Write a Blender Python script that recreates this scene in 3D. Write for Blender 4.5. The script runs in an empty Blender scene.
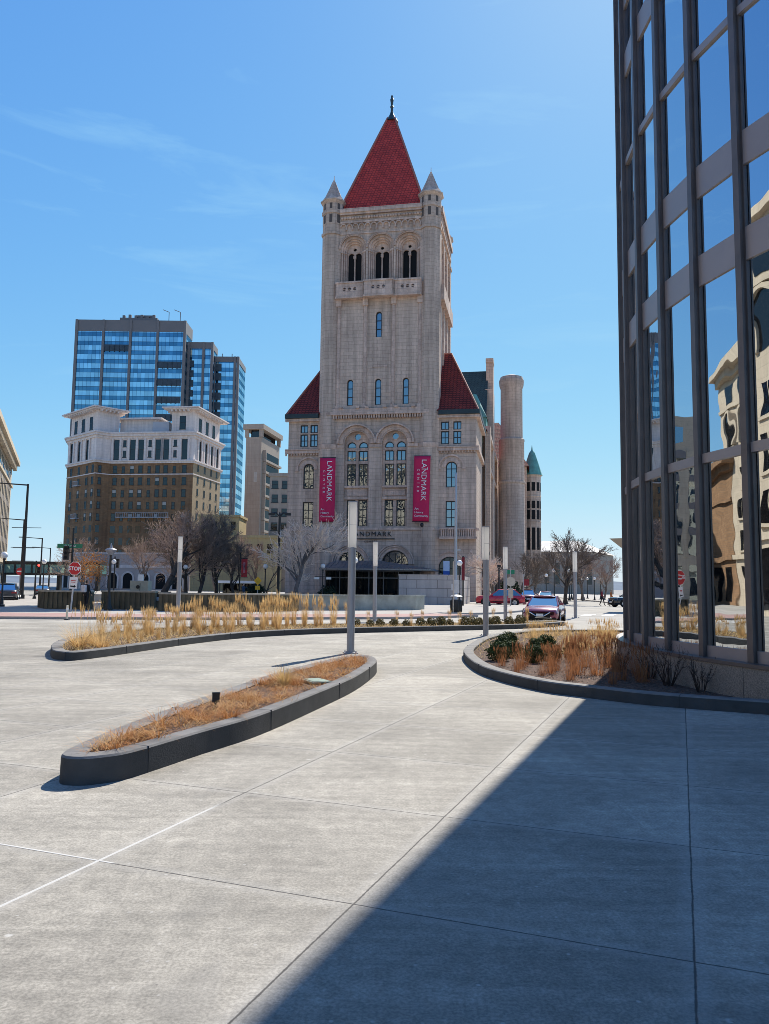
import bpy, bmesh, math, random
from math import sin, cos, pi, radians, sqrt, atan2, degrees
from mathutils import Vector, Matrix
from mathutils.geometry import tessellate_polygon

SC = bpy.context.scene
COL = SC.collection
R = random.Random(7)

# ------------------------------------------------------------------ camera
CAM_H, F_PX, W_PX, H_PX = 1.7, 780.0, 769, 1024
PITCH, ROLL = radians(5.44), math.atan(0.0125)
cd = bpy.data.cameras.new('camera')
cam = bpy.data.objects.new('camera', cd)
COL.objects.link(cam)
cd.sensor_fit = 'VERTICAL'; cd.sensor_height = 36.0; cd.lens = 36.0 * F_PX / H_PX
cd.clip_start = 0.05; cd.clip_end = 20000
cam.matrix_world = (Matrix.Translation((0, 0, CAM_H)) @ Matrix.Rotation(pi / 2 + PITCH, 4, 'X')
                    @ Matrix.Rotation(ROLL, 4, 'Z'))
SC.camera = cam
SC.render.resolution_x, SC.render.resolution_y = W_PX, H_PX
SC.cycles.filter_width = 0.85

# ------------------------------------------------------------------ light
SUN_AZ, SUN_EL = radians(22.0), radians(46.0)
sl = bpy.data.lights.new('sun', 'SUN')
sl.energy = 5.0; sl.angle = radians(0.42); sl.color = (1.0, 0.935, 0.83)
sun = bpy.data.objects.new('sun', sl); COL.objects.link(sun)
sdir = Vector((sin(SUN_AZ) * cos(SUN_EL), cos(SUN_AZ) * cos(SUN_EL), sin(SUN_EL)))
sun.rotation_euler = sdir.to_track_quat('Z', 'Y').to_euler()
sun.location = sdir * 200

wd = bpy.data.worlds.new('World'); SC.world = wd; wd.use_nodes = True
nt = wd.node_tree; nt.nodes.clear()
wo = nt.nodes.new('ShaderNodeOutputWorld'); bg = nt.nodes.new('ShaderNodeBackground')
sky = nt.nodes.new('ShaderNodeTexSky'); sky.sky_type = 'NISHITA'; sky.sun_disc = False
sky.sun_elevation = SUN_EL; sky.sun_rotation = SUN_AZ
sky.altitude = 250; sky.air_density = 1.0; sky.dust_density = 0.25; sky.ozone_density = 2.2
# thin high cirrus as part of the sky itself
tc = nt.nodes.new('ShaderNodeTexCoord')
mp = nt.nodes.new('ShaderNodeMapping'); mp.inputs['Scale'].default_value = (1.2, 2.0, 9.0)
mp.inputs['Rotation'].default_value = (0.0, radians(-9), 0.0)
nz = nt.nodes.new('ShaderNodeTexNoise'); nz.inputs['Scale'].default_value = 2.1
nz.inputs['Detail'].default_value = 9; nz.inputs['Roughness'].default_value = 0.62
nz.inputs['Distortion'].default_value = 0.7
cr = nt.nodes.new('ShaderNodeMapRange'); cr.inputs['From Min'].default_value = 0.56
cr.inputs['From Max'].default_value = 0.95; cr.inputs['To Max'].default_value = 0.42
mx = nt.nodes.new('ShaderNodeMixRGB'); mx.inputs['Color2'].default_value = (5.0, 7.0, 9.6, 1)
nt.links.new(tc.outputs['Generated'], mp.inputs['Vector']); nt.links.new(mp.outputs[0], nz.inputs['Vector'])
nt.links.new(nz.outputs['Fac'], cr.inputs['Value']); nt.links.new(cr.outputs[0], mx.inputs['Fac'])
hs = nt.nodes.new('ShaderNodeHueSaturation'); hs.inputs['Saturation'].default_value = 1.12
nt.links.new(sky.outputs[0], hs.inputs['Color'])
nt.links.new(hs.outputs[0], mx.inputs['Color1'])
# soft shoulder so that the glare round the sun keeps its blue, as a phone exposure does
SKY_CAP = (5.0, 4.8, 4.95); SKY_GAIN = (.64, 1.1, 2.15)
sc_ = nt.nodes.new('ShaderNodeSeparateColor'); cc_ = nt.nodes.new('ShaderNodeCombineColor'); nt.links.new(mx.outputs[0], sc_.inputs[0])
for i_, cap_ in enumerate(SKY_CAP):
    a_ = nt.nodes.new('ShaderNodeMath'); a_.operation = 'DIVIDE'; a_.inputs[1].default_value = -cap_/SKY_GAIN[i_]; nt.links.new(sc_.outputs[i_], a_.inputs[0])
    b_ = nt.nodes.new('ShaderNodeMath'); b_.operation = 'POWER'; b_.inputs[0].default_value = math.e; nt.links.new(a_.outputs[0], b_.inputs[1])
    c_ = nt.nodes.new('ShaderNodeMath'); c_.operation = 'SUBTRACT'; c_.inputs[0].default_value = 1.0; nt.links.new(b_.outputs[0], c_.inputs[1])
    d_ = nt.nodes.new('ShaderNodeMath'); d_.operation = 'MULTIPLY'; d_.inputs[1].default_value = cap_; nt.links.new(c_.outputs[0], d_.inputs[0])
    nt.links.new(d_.outputs[0], cc_.inputs[i_])
nt.links.new(cc_.outputs[0], bg.inputs['Color'])
bg.inputs['Strength'].default_value = 0.13
nt.links.new(bg.outputs[0], wo.inputs[0])
SC.view_settings.view_transform = 'Standard'; SC.view_settings.look = 'None'
SC.view_settings.exposure = 0.6; SC.view_settings.gamma = 1.0; SC.view_settings.use_curve_mapping = False

# ------------------------------------------------------------------ objects
def tag(o, label=None, cat=None, group=None, kind=None):
    if label: o['label'] = label
    if cat: o['category'] = cat
    if group: o['group'] = group
    if kind: o['kind'] = kind
    return o

def thing(name, label, cat, loc=(0, 0, 0), rz=0.0, group=None):
    o = bpy.data.objects.new(name, None); COL.objects.link(o)
    o.empty_display_size = 0.3
    o.location = loc; o.rotation_euler = (0, 0, rz)
    return tag(o, label, cat, group)

def link(name, me, parent=None, loc=(0, 0, 0), rz=0.0):
    o = bpy.data.objects.new(name, me); COL.objects.link(o)
    if parent is not None: o.parent = parent
    o.location = loc; o.rotation_euler = (0, 0, rz)
    return o

def copy_tree(o, parent=None, loc=None, rz=None, scale=None, label=None):
    c = o.copy(); COL.objects.link(c)
    if parent is not None: c.parent = parent
    if loc is not None: c.location = loc
    if rz is not None: c.rotation_euler = (c.rotation_euler[0], c.rotation_euler[1], rz)
    if scale is not None: c.scale = scale if hasattr(scale, '__len__') else (scale,) * 3
    if label: c['label'] = label
    for ch in list(o.children): copy_tree(ch, c)
    return c

class MB:
    """collects polygons; build() links them as one mesh object"""
    def __init__(s): s.v = []; s.f = []; s.mi = []; s.M = None; s.cur = 0
    def add(s, vs, fs):
        b = len(s.v)
        if s.M is not None: vs = [tuple(s.M @ Vector(p)) for p in vs]
        s.v.extend(vs); s.f.extend([tuple(i + b for i in f) for f in fs]); s.mi.extend([s.cur] * len(fs))
    def poly(s, pts): s.add(list(pts), [tuple(range(len(pts)))])
    def box(s, x0, x1, y0, y1, z0, z1):
        s.add([(x0,y0,z0),(x1,y0,z0),(x1,y1,z0),(x0,y1,z0),(x0,y0,z1),(x1,y0,z1),(x1,y1,z1),(x0,y1,z1)],
              [(0,3,2,1),(4,5,6,7),(0,1,5,4),(1,2,6,5),(2,3,7,6),(3,0,4,7)])
    def prism(s, pts, z0, z1, top=True, bottom=False):
        n = len(pts)
        vs = [(p[0], p[1], z0) for p in pts] + [(p[0], p[1], z1) for p in pts]
        fs = [(i, (i+1) % n, n + (i+1) % n, n + i) for i in range(n)]
        if top: fs.append(tuple(range(n, 2*n)))
        if bottom: fs.append(tuple(reversed(range(n))))
        s.add(vs, fs)
    def lathe(s, prof, seg=16, cx=0, cy=0, rot=0.0, cap=True):
        vs = []; fs = []
        for r, z in prof:
            for k in range(seg):
                a = rot + 2*pi*k/seg
                vs.append((cx + r*cos(a), cy + r*sin(a), z))
        for i in range(len(prof)-1):
            for k in range(seg):
                k2 = (k+1) % seg
                fs.append((i*seg+k, i*seg+k2, (i+1)*seg+k2, (i+1)*seg+k))
        if cap:
            fs.append(tuple(range((len(prof)-1)*seg, len(prof)*seg)))
            fs.append(tuple(reversed(range(seg))))
        s.add(vs, fs)
    def tube(s, p0, p1, r0, r1=None, n=8, cap=True):
        r1 = r0 if r1 is None else r1
        p0 = Vector(p0); p1 = Vector(p1); d = (p1 - p0)
        if d.length < 1e-6: return
        d.normalize(); a = d.orthogonal().normalized(); b = d.cross(a)
        vs = []
        for p, r in ((p0, r0), (p1, r1)):
            for k in range(n):
                t = 2*pi*k/n; vs.append(tuple(p + a*(r*cos(t)) + b*(r*sin(t))))
        fs = [(k, (k+1) % n, n+(k+1) % n, n+k) for k in range(n)]
        if cap: fs += [tuple(reversed(range(n))), tuple(range(n, 2*n))]
        s.add(vs, fs)
    def ball(s, c, r, seg=12, rings=8, sz=1.0):
        prof = [(max(1e-4, r*sin(pi*i/rings)), c[2] - sz*r*cos(pi*i/rings)) for i in range(rings+1)]
        s.lathe(prof, seg, c[0], c[1], cap=False)
    def holes(s, outer, holes, y, depth):
        """wall in the XZ plane at y with real openings and reveals of given depth"""
        loops = [outer] + holes
        tri = tessellate_polygon([[Vector((p[0], p[1], 0)) for p in L] for L in loops])
        flat = [p for L in loops for p in L]
        s.add([(p[0], y, p[1]) for p in flat], [tuple(t) for t in tri])
        for L in holes:
            n = len(L)
            s.add([(p[0], y, p[1]) for p in L] + [(p[0], y+depth, p[1]) for p in L],
                  [(i, (i+1) % n, n+(i+1) % n, n+i) for i in range(n)])
    def archring(s, cx, zs, r0, r1, y0, y1, zb=None, n=20, a0=0.0, a1=pi):
        """half ring extruded from y0 to y1, with legs down to zb"""
        pin = [(cx + r0*cos(a0+(a1-a0)*i/n), zs + r0*sin(a0+(a1-a0)*i/n)) for i in range(n+1)]
        pou = [(cx + r1*cos(a0+(a1-a0)*i/n), zs + r1*sin(a0+(a1-a0)*i/n)) for i in range(n+1)]
        if zb is not None:
            pin = [(cx+r0, zb)] + pin + [(cx-r0, zb)]; pou = [(cx+r1, zb)] + pou + [(cx-r1, zb)]
        m = len(pin)
        vs = [(p[0], y, p[1]) for y in (y0, y1) for p in pin] + [(p[0], y, p[1]) for y in (y0, y1) for p in pou]
        fs = []
        for i in range(m-1):
            fs += [(i, i+1, 2*m+i+1, 2*m+i), (2*m+i, 2*m+i+1, 3*m+i+1, 3*m+i), (i+1, i, m+i, m+i+1), (m+i, m+i+1, 3*m+i+1, 3*m+i)]
        fs += [(0, 2*m, 3*m, m), (m-1, 2*m-1, 4*m-1, 3*m-1)]
        s.add(vs, fs)
    def mesh(s, name, mat, smooth=False, angle=None):
        me = bpy.data.meshes.new(name); me.from_pydata(s.v, [], s.f)
        mats = mat if isinstance(mat, (list, tuple)) else [mat]
        for m in mats: me.materials.append(m)
        if len(mats) > 1: me.polygons.foreach_set('material_index', s.mi)
        if smooth: me.polygons.foreach_set('use_smooth', [True]*len(me.polygons))
        me.validate(); me.update()
        if smooth and angle:
            try: me.set_sharp_from_angle(angle=radians(angle))
            except Exception: pass
        return me
    def build(s, name, mat, parent=None, smooth=False, loc=(0,0,0), rz=0.0, angle=None):
        return link(name, s.mesh(name, mat, smooth, angle), parent, loc, rz)

def bevel(o, w=0.02, seg=2, ang=35):
    m = o.modifiers.new('bevel', 'BEVEL'); m.width = w; m.segments = seg; m.limit_method = 'ANGLE'; m.angle_limit = radians(ang)
    return o

def split_build(mb, name, mat, parent):
    """one object per separate piece of the collected mesh"""
    up = list(range(len(mb.v)))
    def find(i):
        while up[i] != i: up[i] = up[up[i]]; i = up[i]
        return i
    for f in mb.f:
        for i in f[1:]: up[find(i)] = find(f[0])
    groups = {}
    for f in mb.f: groups.setdefault(find(f[0]), []).append(f)
    for fs in groups.values():
        ids = sorted({i for f in fs for i in f}); ix = {i: k for k, i in enumerate(ids)}
        p = MB(); p.add([mb.v[i] for i in ids], [tuple(ix[i] for i in f) for f in fs]); p.build(name, mat, parent)

def archpoly(cx, z0, zs, hw, n=16):
    return [(cx-hw, z0), (cx+hw, z0)] + [(cx + hw*cos(pi*i/n), zs + hw*sin(pi*i/n)) for i in range(n+1)]
def rectpoly(x0, x1, z0, z1): return [(x0, z0), (x1, z0), (x1, z1), (x0, z1)]
def circpoly(cx, cz, r, n=16): return [(cx + r*cos(2*pi*i/n), cz + r*sin(2*pi*i/n)) for i in range(n)]

_tx = {}
def text_mesh(body, size, mat, extrude=0.01, spacing=1.0, align='CENTER', bold=0.0):
    cu = bpy.data.curves.new('lettering', 'FONT'); cu.body = body; cu.size = size; cu.extrude = extrude
    cu.space_character = spacing; cu.align_x = align; cu.align_y = 'CENTER'; cu.offset = bold
    cu.resolution_u = 3
    o = bpy.data.objects.new('lettering', cu); COL.objects.link(o)
    dg = bpy.context.evaluated_depsgraph_get()
    me = bpy.data.meshes.new_from_object(o.evaluated_get(dg))
    bpy.data.objects.remove(o); bpy.data.curves.remove(cu)
    me.materials.clear(); me.materials.append(mat); me.name = 'lettering'
    return me
def put_text(parent, me, loc, rx=pi/2, ry=0.0, rz=0.0, name='lettering'):
    o = link(name, me, parent, loc); o.rotation_mode = 'XYZ'; o.rotation_euler = (rx, ry, rz)
    return o

# ------------------------------------------------------------------ materials
def _new(name):
    m = bpy.data.materials.new(name); m.use_nodes = True
    n = m.node_tree; b = n.nodes['Principled BSDF']
    return m, n, b
def N(n, t, **kw):
    x = n.nodes.new('ShaderNode' + t)
    for k, v in kw.items():
        if k in x.inputs: x.inputs[k].default_value = v
        else: setattr(x, k, v)
    return x
def L(n, a, b): n.links.new(a, b)
def rgb(c): return (c[0], c[1], c[2], 1.0)

def M_plain(name, col, rough=0.6, metal=0.0, var=0.12, scale=6.0, bump=0.0, spec=None, coat=0.0, bscale=None, rvar=0.12):
    """base colour broken by two octaves of procedural noise; nothing is perfectly uniform"""
    m, n, b = _new(name)
    t = N(n, 'TexCoord'); nz = N(n, 'TexNoise', Scale=scale, Detail=6.0, Roughness=0.6)
    L(n, t.outputs['Object'], nz.inputs['Vector'])
    r = N(n, 'MapRange'); r.inputs['From Min'].default_value = .3; r.inputs['From Max'].default_value = .7
    r.inputs['To Min'].default_value = 1-var; r.inputs['To Max'].default_value = 1+var
    L(n, nz.outputs['Fac'], r.inputs['Value'])
    mm = N(n, 'MixRGB', blend_type='MULTIPLY'); mm.inputs['Fac'].default_value = 1; mm.inputs['Color1'].default_value = rgb(col)
    L(n, r.outputs[0], mm.inputs['Color2']); L(n, mm.outputs[0], b.inputs['Base Color'])
    rr = N(n, 'MapRange'); rr.inputs['To Min'].default_value = max(0, rough-rvar); rr.inputs['To Max'].default_value = min(1, rough+rvar)
    L(n, nz.outputs['Fac'], rr.inputs['Value']); L(n, rr.outputs[0], b.inputs['Roughness'])
    b.inputs['Metallic'].default_value = metal
    if spec is not None: b.inputs['Specular IOR Level'].default_value = spec
    if coat: b.inputs['Coat Weight'].default_value = coat; b.inputs['Coat Roughness'].default_value = .05
    if bump:
        bp = N(n, 'Bump'); bp.inputs['Strength'].default_value = bump; bp.inputs['Distance'].default_value = .02
        n2 = N(n, 'TexNoise', Scale=bscale or scale*8, Detail=5.0); L(n, t.outputs['Object'], n2.inputs['Vector'])
        L(n, n2.outputs['Fac'], bp.inputs['Height']); L(n, bp.outputs[0], b.inputs['Normal'])
    return m

def wallcoord(n):
    """(x+y, z) in object space: runs along any axis-aligned wall"""
    t = N(n, 'TexCoord'); s = N(n, 'SeparateXYZ'); L(n, t.outputs['Object'], s.inputs[0])
    a = N(n, 'Math', operation='ADD'); L(n, s.outputs['X'], a.inputs[0]); L(n, s.outputs['Y'], a.inputs[1])
    c = N(n, 'CombineXYZ'); L(n, a.outputs[0], c.inputs['X']); L(n, s.outputs['Z'], c.inputs['Y'])
    return t, c

def M_masonry(name, c1, c2, mortar, bw, bh, msize=.012, rough=.85, var=.18, nscale=.35, bump=.4, stain=.25, smooth=.1, tint=None):
    m, n, b = _new(name)
    t, c = wallcoord(n)
    br = N(n, 'TexBrick'); br.inputs['Scale'].default_value = 1.0
    br.inputs['Color1'].default_value = rgb(c1); br.inputs['Color2'].default_value = rgb(c2); br.inputs['Mortar'].default_value = rgb(mortar)
    br.inputs['Brick Width'].default_value = bw; br.inputs['Row Height'].default_value = bh
    br.inputs['Mortar Size'].default_value = msize; br.inputs['Mortar Smooth'].default_value = smooth; br.inputs['Bias'].default_value = 0
    L(n, c.outputs[0], br.inputs['Vector'])
    n1 = N(n, 'TexNoise', Scale=nscale, Detail=8.0, Roughness=.65); L(n, t.outputs['Object'], n1.inputs['Vector'])
    n2 = N(n, 'TexNoise', Scale=nscale*14, Detail=5.0, Roughness=.7); L(n, t.outputs['Object'], n2.inputs['Vector'])
    # rain streaks: noise squeezed along the height
    mp = N(n, 'Mapping'); mp.inputs['Scale'].default_value = (1.6, 1.6, .09); L(n, t.outputs['Object'], mp.inputs['Vector'])
    n3 = N(n, 'TexNoise', Scale=1.0, Detail=6.0, Roughness=.7); L(n, mp.outputs[0], n3.inputs['Vector'])
    def rng(src, lo, hi, a=.3, z=.7):
        r = N(n, 'MapRange'); r.inputs['From Min'].default_value = a; r.inputs['From Max'].default_value = z
        r.inputs['To Min'].default_value = lo; r.inputs['To Max'].default_value = hi
        L(n, src, r.inputs['Value']); return r.outputs[0]
    col = br.outputs['Color']
    for src, lo, hi in ((n1.outputs['Fac'], 1-var, 1+var), (n2.outputs['Fac'], 1-var*.45, 1+var*.45), (n3.outputs['Fac'], 1-stain, 1.0+stain*.25)):
        mm = N(n, 'MixRGB', blend_type='MULTIPLY'); mm.inputs['Fac'].default_value = 1
        L(n, col, mm.inputs['Color1']); L(n, rng(src, lo, hi), mm.inputs['Color2']); col = mm.outputs[0]
    L(n, col, b.inputs['Base Color']); b.inputs['Roughness'].default_value = rough
    b.inputs['Specular IOR Level'].default_value = .25
    if bump:
        bp = N(n, 'Bump'); bp.inputs['Strength'].default_value = bump; bp.inputs['Distance'].default_value = .03
        ad = N(n, 'Math', operation='MULTIPLY_ADD'); L(n, br.outputs['Fac'], ad.inputs[0]); ad.inputs[1].default_value = -1.0
        L(n, n2.outputs['Fac'], ad.inputs[2]); L(n, ad.outputs[0], bp.inputs['Height']); L(n, bp.outputs[0], b.inputs['Normal'])
    return m

def M_glass(name, tint, dark, refl=.75, wave=.02, wscale=.5, rough=.01):
    """coated window glass: mirror layer over a dark room"""
    m, n, b = _new(name)
    out = n.nodes['Material Output']; n.nodes.remove(b)
    g = N(n, 'BsdfGlossy'); g.inputs['Color'].default_value = rgb(tint); g.inputs['Roughness'].default_value = rough
    d = N(n, 'BsdfDiffuse'); d.inputs['Color'].default_value = rgb(dark)
    lw = N(n, 'LayerWeight'); lw.inputs['Blend'].default_value = .35
    r = N(n, 'MapRange'); r.inputs['To Min'].default_value = refl; r.inputs['To Max'].default_value = 1.0
    L(n, lw.outputs['Fresnel'], r.inputs['Value'])
    mx = N(n, 'MixShader'); L(n, r.outputs[0], mx.inputs[0]); L(n, d.outputs[0], mx.inputs[1]); L(n, g.outputs[0], mx.inputs[2])
    if wave:
        t = N(n, 'TexCoord'); nz = N(n, 'TexNoise', Scale=wscale, Detail=2.0); L(n, t.outputs['Object'], nz.inputs['Vector'])
        bp = N(n, 'Bump'); bp.inputs['Strength'].default_value = 1.0; bp.inputs['Distance'].default_value = wave
        L(n, nz.outputs['Fac'], bp.inputs['Height']); L(n, bp.outputs[0], g.inputs['Normal'])
    L(n, mx.outputs[0], out.inputs['Surface'])
    return m

def M_leafy(name, c1, c2, scale=3.0, trans=.35, rough=.8, tip=None):
    """thin plant matter, colour varied through space, part of the light passing through"""
    m, n, b = _new(name)
    out = n.nodes['Material Output']
    t = N(n, 'TexCoord'); g = N(n, 'NewGeometry')
    nz = N(n, 'TexNoise', Scale=scale, Detail=4.0); L(n, g.outputs['Position'], nz.inputs['Vector'])
    rn = N(n, 'Math', operation='MULTIPLY_ADD'); L(n, g.outputs['Random Per Island'], rn.inputs[0]); rn.inputs[1].default_value = .6
    sb = N(n, 'Math', operation='SUBTRACT'); L(n, nz.outputs['Fac'], sb.inputs[0]); sb.inputs[1].default_value = .3
    L(n, sb.outputs[0], rn.inputs[2])
    mx = N(n, 'MixRGB'); mx.inputs['Color1'].default_value = rgb(c1); mx.inputs['Color2'].default_value = rgb(c2)
    L(n, rn.outputs[0], mx.inputs['Fac'])
    L(n, mx.outputs[0], b.inputs['Base Color']); b.inputs['Roughness'].default_value = rough
    b.inputs['Specular IOR Level'].default_value = .2
    tr = N(n, 'BsdfTranslucent'); L(n, mx.outputs[0], tr.inputs['Color'])
    ms = N(n, 'MixShader'); ms.inputs[0].default_value = trans
    L(n, b.outputs[0], ms.inputs[1]); L(n, tr.outputs[0], ms.inputs[2]); L(n, ms.outputs[0], out.inputs['Surface'])
    return m

def M_emit(name, col, s=1.0):
    m, n, b = _new(name); b.inputs['Base Color'].default_value = rgb(col)
    b.inputs['Emission Color'].default_value = rgb(col); b.inputs['Emission Strength'].default_value = s
    return m
# ------------------------------------------------------------------ ground
TH = radians(20.8)
def M_plaza():
    m, n, b = _new('plaza_concrete')
    t = N(n, 'TexCoord')
    rot = N(n, 'Mapping'); rot.inputs['Rotation'].default_value = (0, 0, TH); L(n, t.outputs['Object'], rot.inputs['Vector'])
    sp = N(n, 'SeparateXYZ'); L(n, rot.outputs[0], sp.inputs[0])
    wob = N(n, 'TexNoise', Scale=3.0, Detail=3.0); L(n, rot.outputs[0], wob.inputs['Vector'])
    def math(op, a, c=None, d=None):
        x = N(n, 'Math', operation=op)
        for i, v in enumerate((a, c, d)):
            if v is None: continue
            if isinstance(v, (int, float)): x.inputs[i].default_value = v
            else: L(n, v, x.inputs[i])
        return x.outputs[0]
    def dist(axis, off, P):
        w = math('MULTIPLY_ADD', wob.outputs['Fac'], .014, -.007)
        u = math('ADD', math('ADD', axis, w), -off)
        f = math('FRACT', math('DIVIDE', u, P))
        return math('MULTIPLY', math('MINIMUM', f, math('SUBTRACT', 1.0, f)), P)
    du, dv = dist(sp.outputs['X'], .02, 1.702), dist(sp.outputs['Y'], 4.03, 1.735)
    dd = math('MINIMUM', du, dv)
    def band(src, a, z, lo, hi):
        r = N(n, 'MapRange'); r.interpolation_type = 'SMOOTHSTEP'
        r.inputs['From Min'].default_value = a; r.inputs['From Max'].default_value = z
        r.inputs['To Min'].default_value = lo; r.inputs['To Max'].default_value = hi
        L(n, src, r.inputs['Value']); return r.outputs[0]
    jw = N(n, 'TexNoise', Scale=22.0, Detail=4.0, Roughness=.7); L(n, rot.outputs[0], jw.inputs['Vector'])
    joint = band(math('ADD', dd, math('MULTIPLY_ADD', jw.outputs['Fac'], .012, -.006)), .002, .008, 1, 0)
    margin = band(dd, .03, .10, 1, 0)          # trowelled margin beside each joint
    # pale sealant in the joint left of the slab row
    u = sp.outputs['X']; v = sp.outputs['Y']
    sealu = math('MULTIPLY', band(math('ABSOLUTE', math('ADD', u, 3.385)), .007, .014, 1, 0), band(v, 5.2, 5.5, 1, 0))
    sealv = math('MULTIPLY', band(math('ABSOLUTE', math('ADD', v, -4.04)), .006, .011, 1, 0), band(u, -3.3, -3.25, 1, 0))
    seal = math('MAXIMUM', sealu, sealv)
    # per slab tone
    cu = math('FLOOR', math('DIVIDE', math('ADD', u, -.02), 1.702)); cv = math('FLOOR', math('DIVIDE', math('ADD', v, -4.03), 1.735))
    cc = N(n, 'CombineXYZ'); L(n, cu, cc.inputs['X']); L(n, cv, cc.inputs['Y'])
    wn = N(n, 'TexWhiteNoise'); L(n, cc.outputs[0], wn.inputs['Vector'])
    n1 = N(n, 'TexNoise', Scale=.55, Detail=9.0, Roughness=.68, Distortion=.4); L(n, t.outputs['Object'], n1.inputs['Vector'])
    n2 = N(n, 'TexNoise', Scale=9.0, Detail=9.0, Roughness=.78); L(n, t.outputs['Object'], n2.inputs['Vector'])
    n3 = N(n, 'TexNoise', Scale=58.0, Detail=4.0, Roughness=.7); L(n, t.outputs['Object'], n3.inputs['Vector'])
    sw = N(n, 'Mapping'); sw.inputs['Scale'].default_value = (.28, 3.4, 1); sw.inputs['Rotation'].default_value = (0, 0, radians(34)); L(n, t.outputs['Object'], sw.inputs['Vector'])
    n4 = N(n, 'TexNoise', Scale=1.6, Detail=7.0, Roughness=.7, Distortion=.6); L(n, sw.outputs[0], n4.inputs['Vector'])
    sw2 = N(n, 'Mapping'); sw2.inputs['Scale'].default_value = (2.2, .16, 1); sw2.inputs['Rotation'].default_value = (0, 0, radians(-62)); L(n, t.outputs['Object'], sw2.inputs['Vector'])
    n5 = N(n, 'TexNoise', Scale=1.3, Detail=7.0, Roughness=.75, Distortion=.9); L(n, sw2.outputs[0], n5.inputs['Vector'])
    vo = N(n, 'TexVoronoi', Scale=1.9); L(n, t.outputs['Object'], vo.inputs['Vector'])
    vo2 = N(n, 'TexVoronoi', Scale=7.0); L(n, t.outputs['Object'], vo2.inputs['Vector'])
    tone = math('MULTIPLY', band(n1.outputs['Fac'], .3, .72, .76, 1.16), band(n2.outputs['Fac'], .28, .72, .72, 1.20))
    tone = math('MULTIPLY', tone, band(n3.outputs['Fac'], .32, .68, .76, 1.22))
    tone = math('MULTIPLY', tone, band(n4.outputs['Fac'], .35, .7, .87, 1.10))
    tone = math('MULTIPLY', tone, band(n5.outputs['Fac'], .50, .72, .98, 1.10))
    tone = math('MULTIPLY', tone, band(wn.outputs['Value'], 0, 1, .87, 1.08))
    # worn oil and tyre stains, scuffs
    ms1 = N(n, 'TexNoise', Scale=.9, Detail=3.0, Distortion=1.2); L(n, t.outputs['Object'], ms1.inputs['Vector'])
    stain = math('MULTIPLY', band(ms1.outputs['Fac'], .60, .72, 0, 1), band(n2.outputs['Fac'], .3, .7, .3, 1))
    sm = N(n, 'Mapping'); sm.inputs['Scale'].default_value = (.7, 9.0, 1); sm.inputs['Rotation'].default_value = (0, 0, radians(-17)); L(n, t.outputs['Object'], sm.inputs['Vector'])
    n6 = N(n, 'TexNoise', Scale=1.1, Detail=6.0, Roughness=.6, Distortion=.35); L(n, sm.outputs[0], n6.inputs['Vector'])
    sm2 = N(n, 'Mapping'); sm2.inputs['Scale'].default_value = (8.0, .6, 1); sm2.inputs['Rotation'].default_value = (0, 0, radians(28)); L(n, t.outputs['Object'], sm2.inputs['Vector'])
    n7 = N(n, 'TexNoise', Scale=1.0, Detail=6.0, Roughness=.6, Distortion=.3); L(n, sm2.outputs[0], n7.inputs['Vector'])
    scuff = math('MULTIPLY', math('MAXIMUM', band(n6.outputs['Fac'], .64, .70, 0, 1), band(n7.outputs['Fac'], .66, .72, 0, 1)), band(n2.outputs['Fac'], .38, .62, 0, 1))
    vg = N(n, 'TexVoronoi', Scale=17.0); L(n, t.outputs['Object'], vg.inputs['Vector'])
    sg = N(n, 'SeparateColor'); L(n, vg.outputs['Color'], sg.inputs[0])
    gd = band(vg.outputs['Distance'], .06, .12, 1, 0)
    grit = math('MULTIPLY', gd, band(sg.outputs[0], .86, .88, 0, 1)); pale = math('MULTIPLY', band(vg.outputs['Distance'], .10, .22, 1, 0), band(sg.outputs[1], .88, .90, 0, 1))
    spots = math('MULTIPLY', band(vo.outputs['Distance'], .02, .05, 1, 0), band(n2.outputs['Fac'], .45, .55, 0, 1))
    specks = math('MULTIPLY', band(vo2.outputs['Distance'], .03, .07, 1, 0), band(n1.outputs['Fac'], .5, .6, 0, 1))
    def mixc(fac, a, colr):
        x = N(n, 'MixRGB'); L(n, fac, x.inputs['Fac']); L(n, a, x.inputs['Color1']); x.inputs['Color2'].default_value = rgb(colr); return x.outputs[0]
    bc = N(n, 'MixRGB', blend_type='MULTIPLY'); bc.inputs['Fac'].default_value = 1; bc.inputs['Color1'].default_value = (.33, .307, .264, 1)
    L(n, tone, bc.inputs['Color2']); c = bc.outputs[0]
    c = mixc(math('MULTIPLY', margin, .18), c, (.42, .405, .38))
    c = mixc(math('MULTIPLY', spots, .5), c, (.60, .59, .56))
    c = mixc(math('MULTIPLY', specks, .45), c, (.13, .125, .12))
    c = mixc(math('MULTIPLY', scuff, .34), c, (.12, .115, .11))
    c = mixc(math('MULTIPLY', grit, .55), c, (.09, .085, .08))
    c = mixc(math('MULTIPLY', pale, .45), c, (.50, .485, .45))
    c = mixc(math('MULTIPLY', stain, .40), c, (.15, .145, .135))
    c = mixc(math('MULTIPLY', joint, .85), c, (.045, .042, .04))
    c = mixc(math('MULTIPLY', seal, .8), c, (.58, .57, .54))
    L(n, c, b.inputs['Base Color'])
    L(n, band(n2.outputs['Fac'], .3, .7, .72, .92), b.inputs['Roughness']); b.inputs['Specular IOR Level'].default_value = .28
    h = math('ADD', math('MULTIPLY', joint, -1.0), math('MULTIPLY', math('ADD', n3.outputs['Fac'], n2.outputs['Fac']), .22))
    bp = N(n, 'Bump'); bp.inputs['Strength'].default_value = .35; bp.inputs['Distance'].default_value = .012
    L(n, h, bp.inputs['Height']); L(n, bp.outputs[0], b.inputs['Normal'])
    return m

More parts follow.
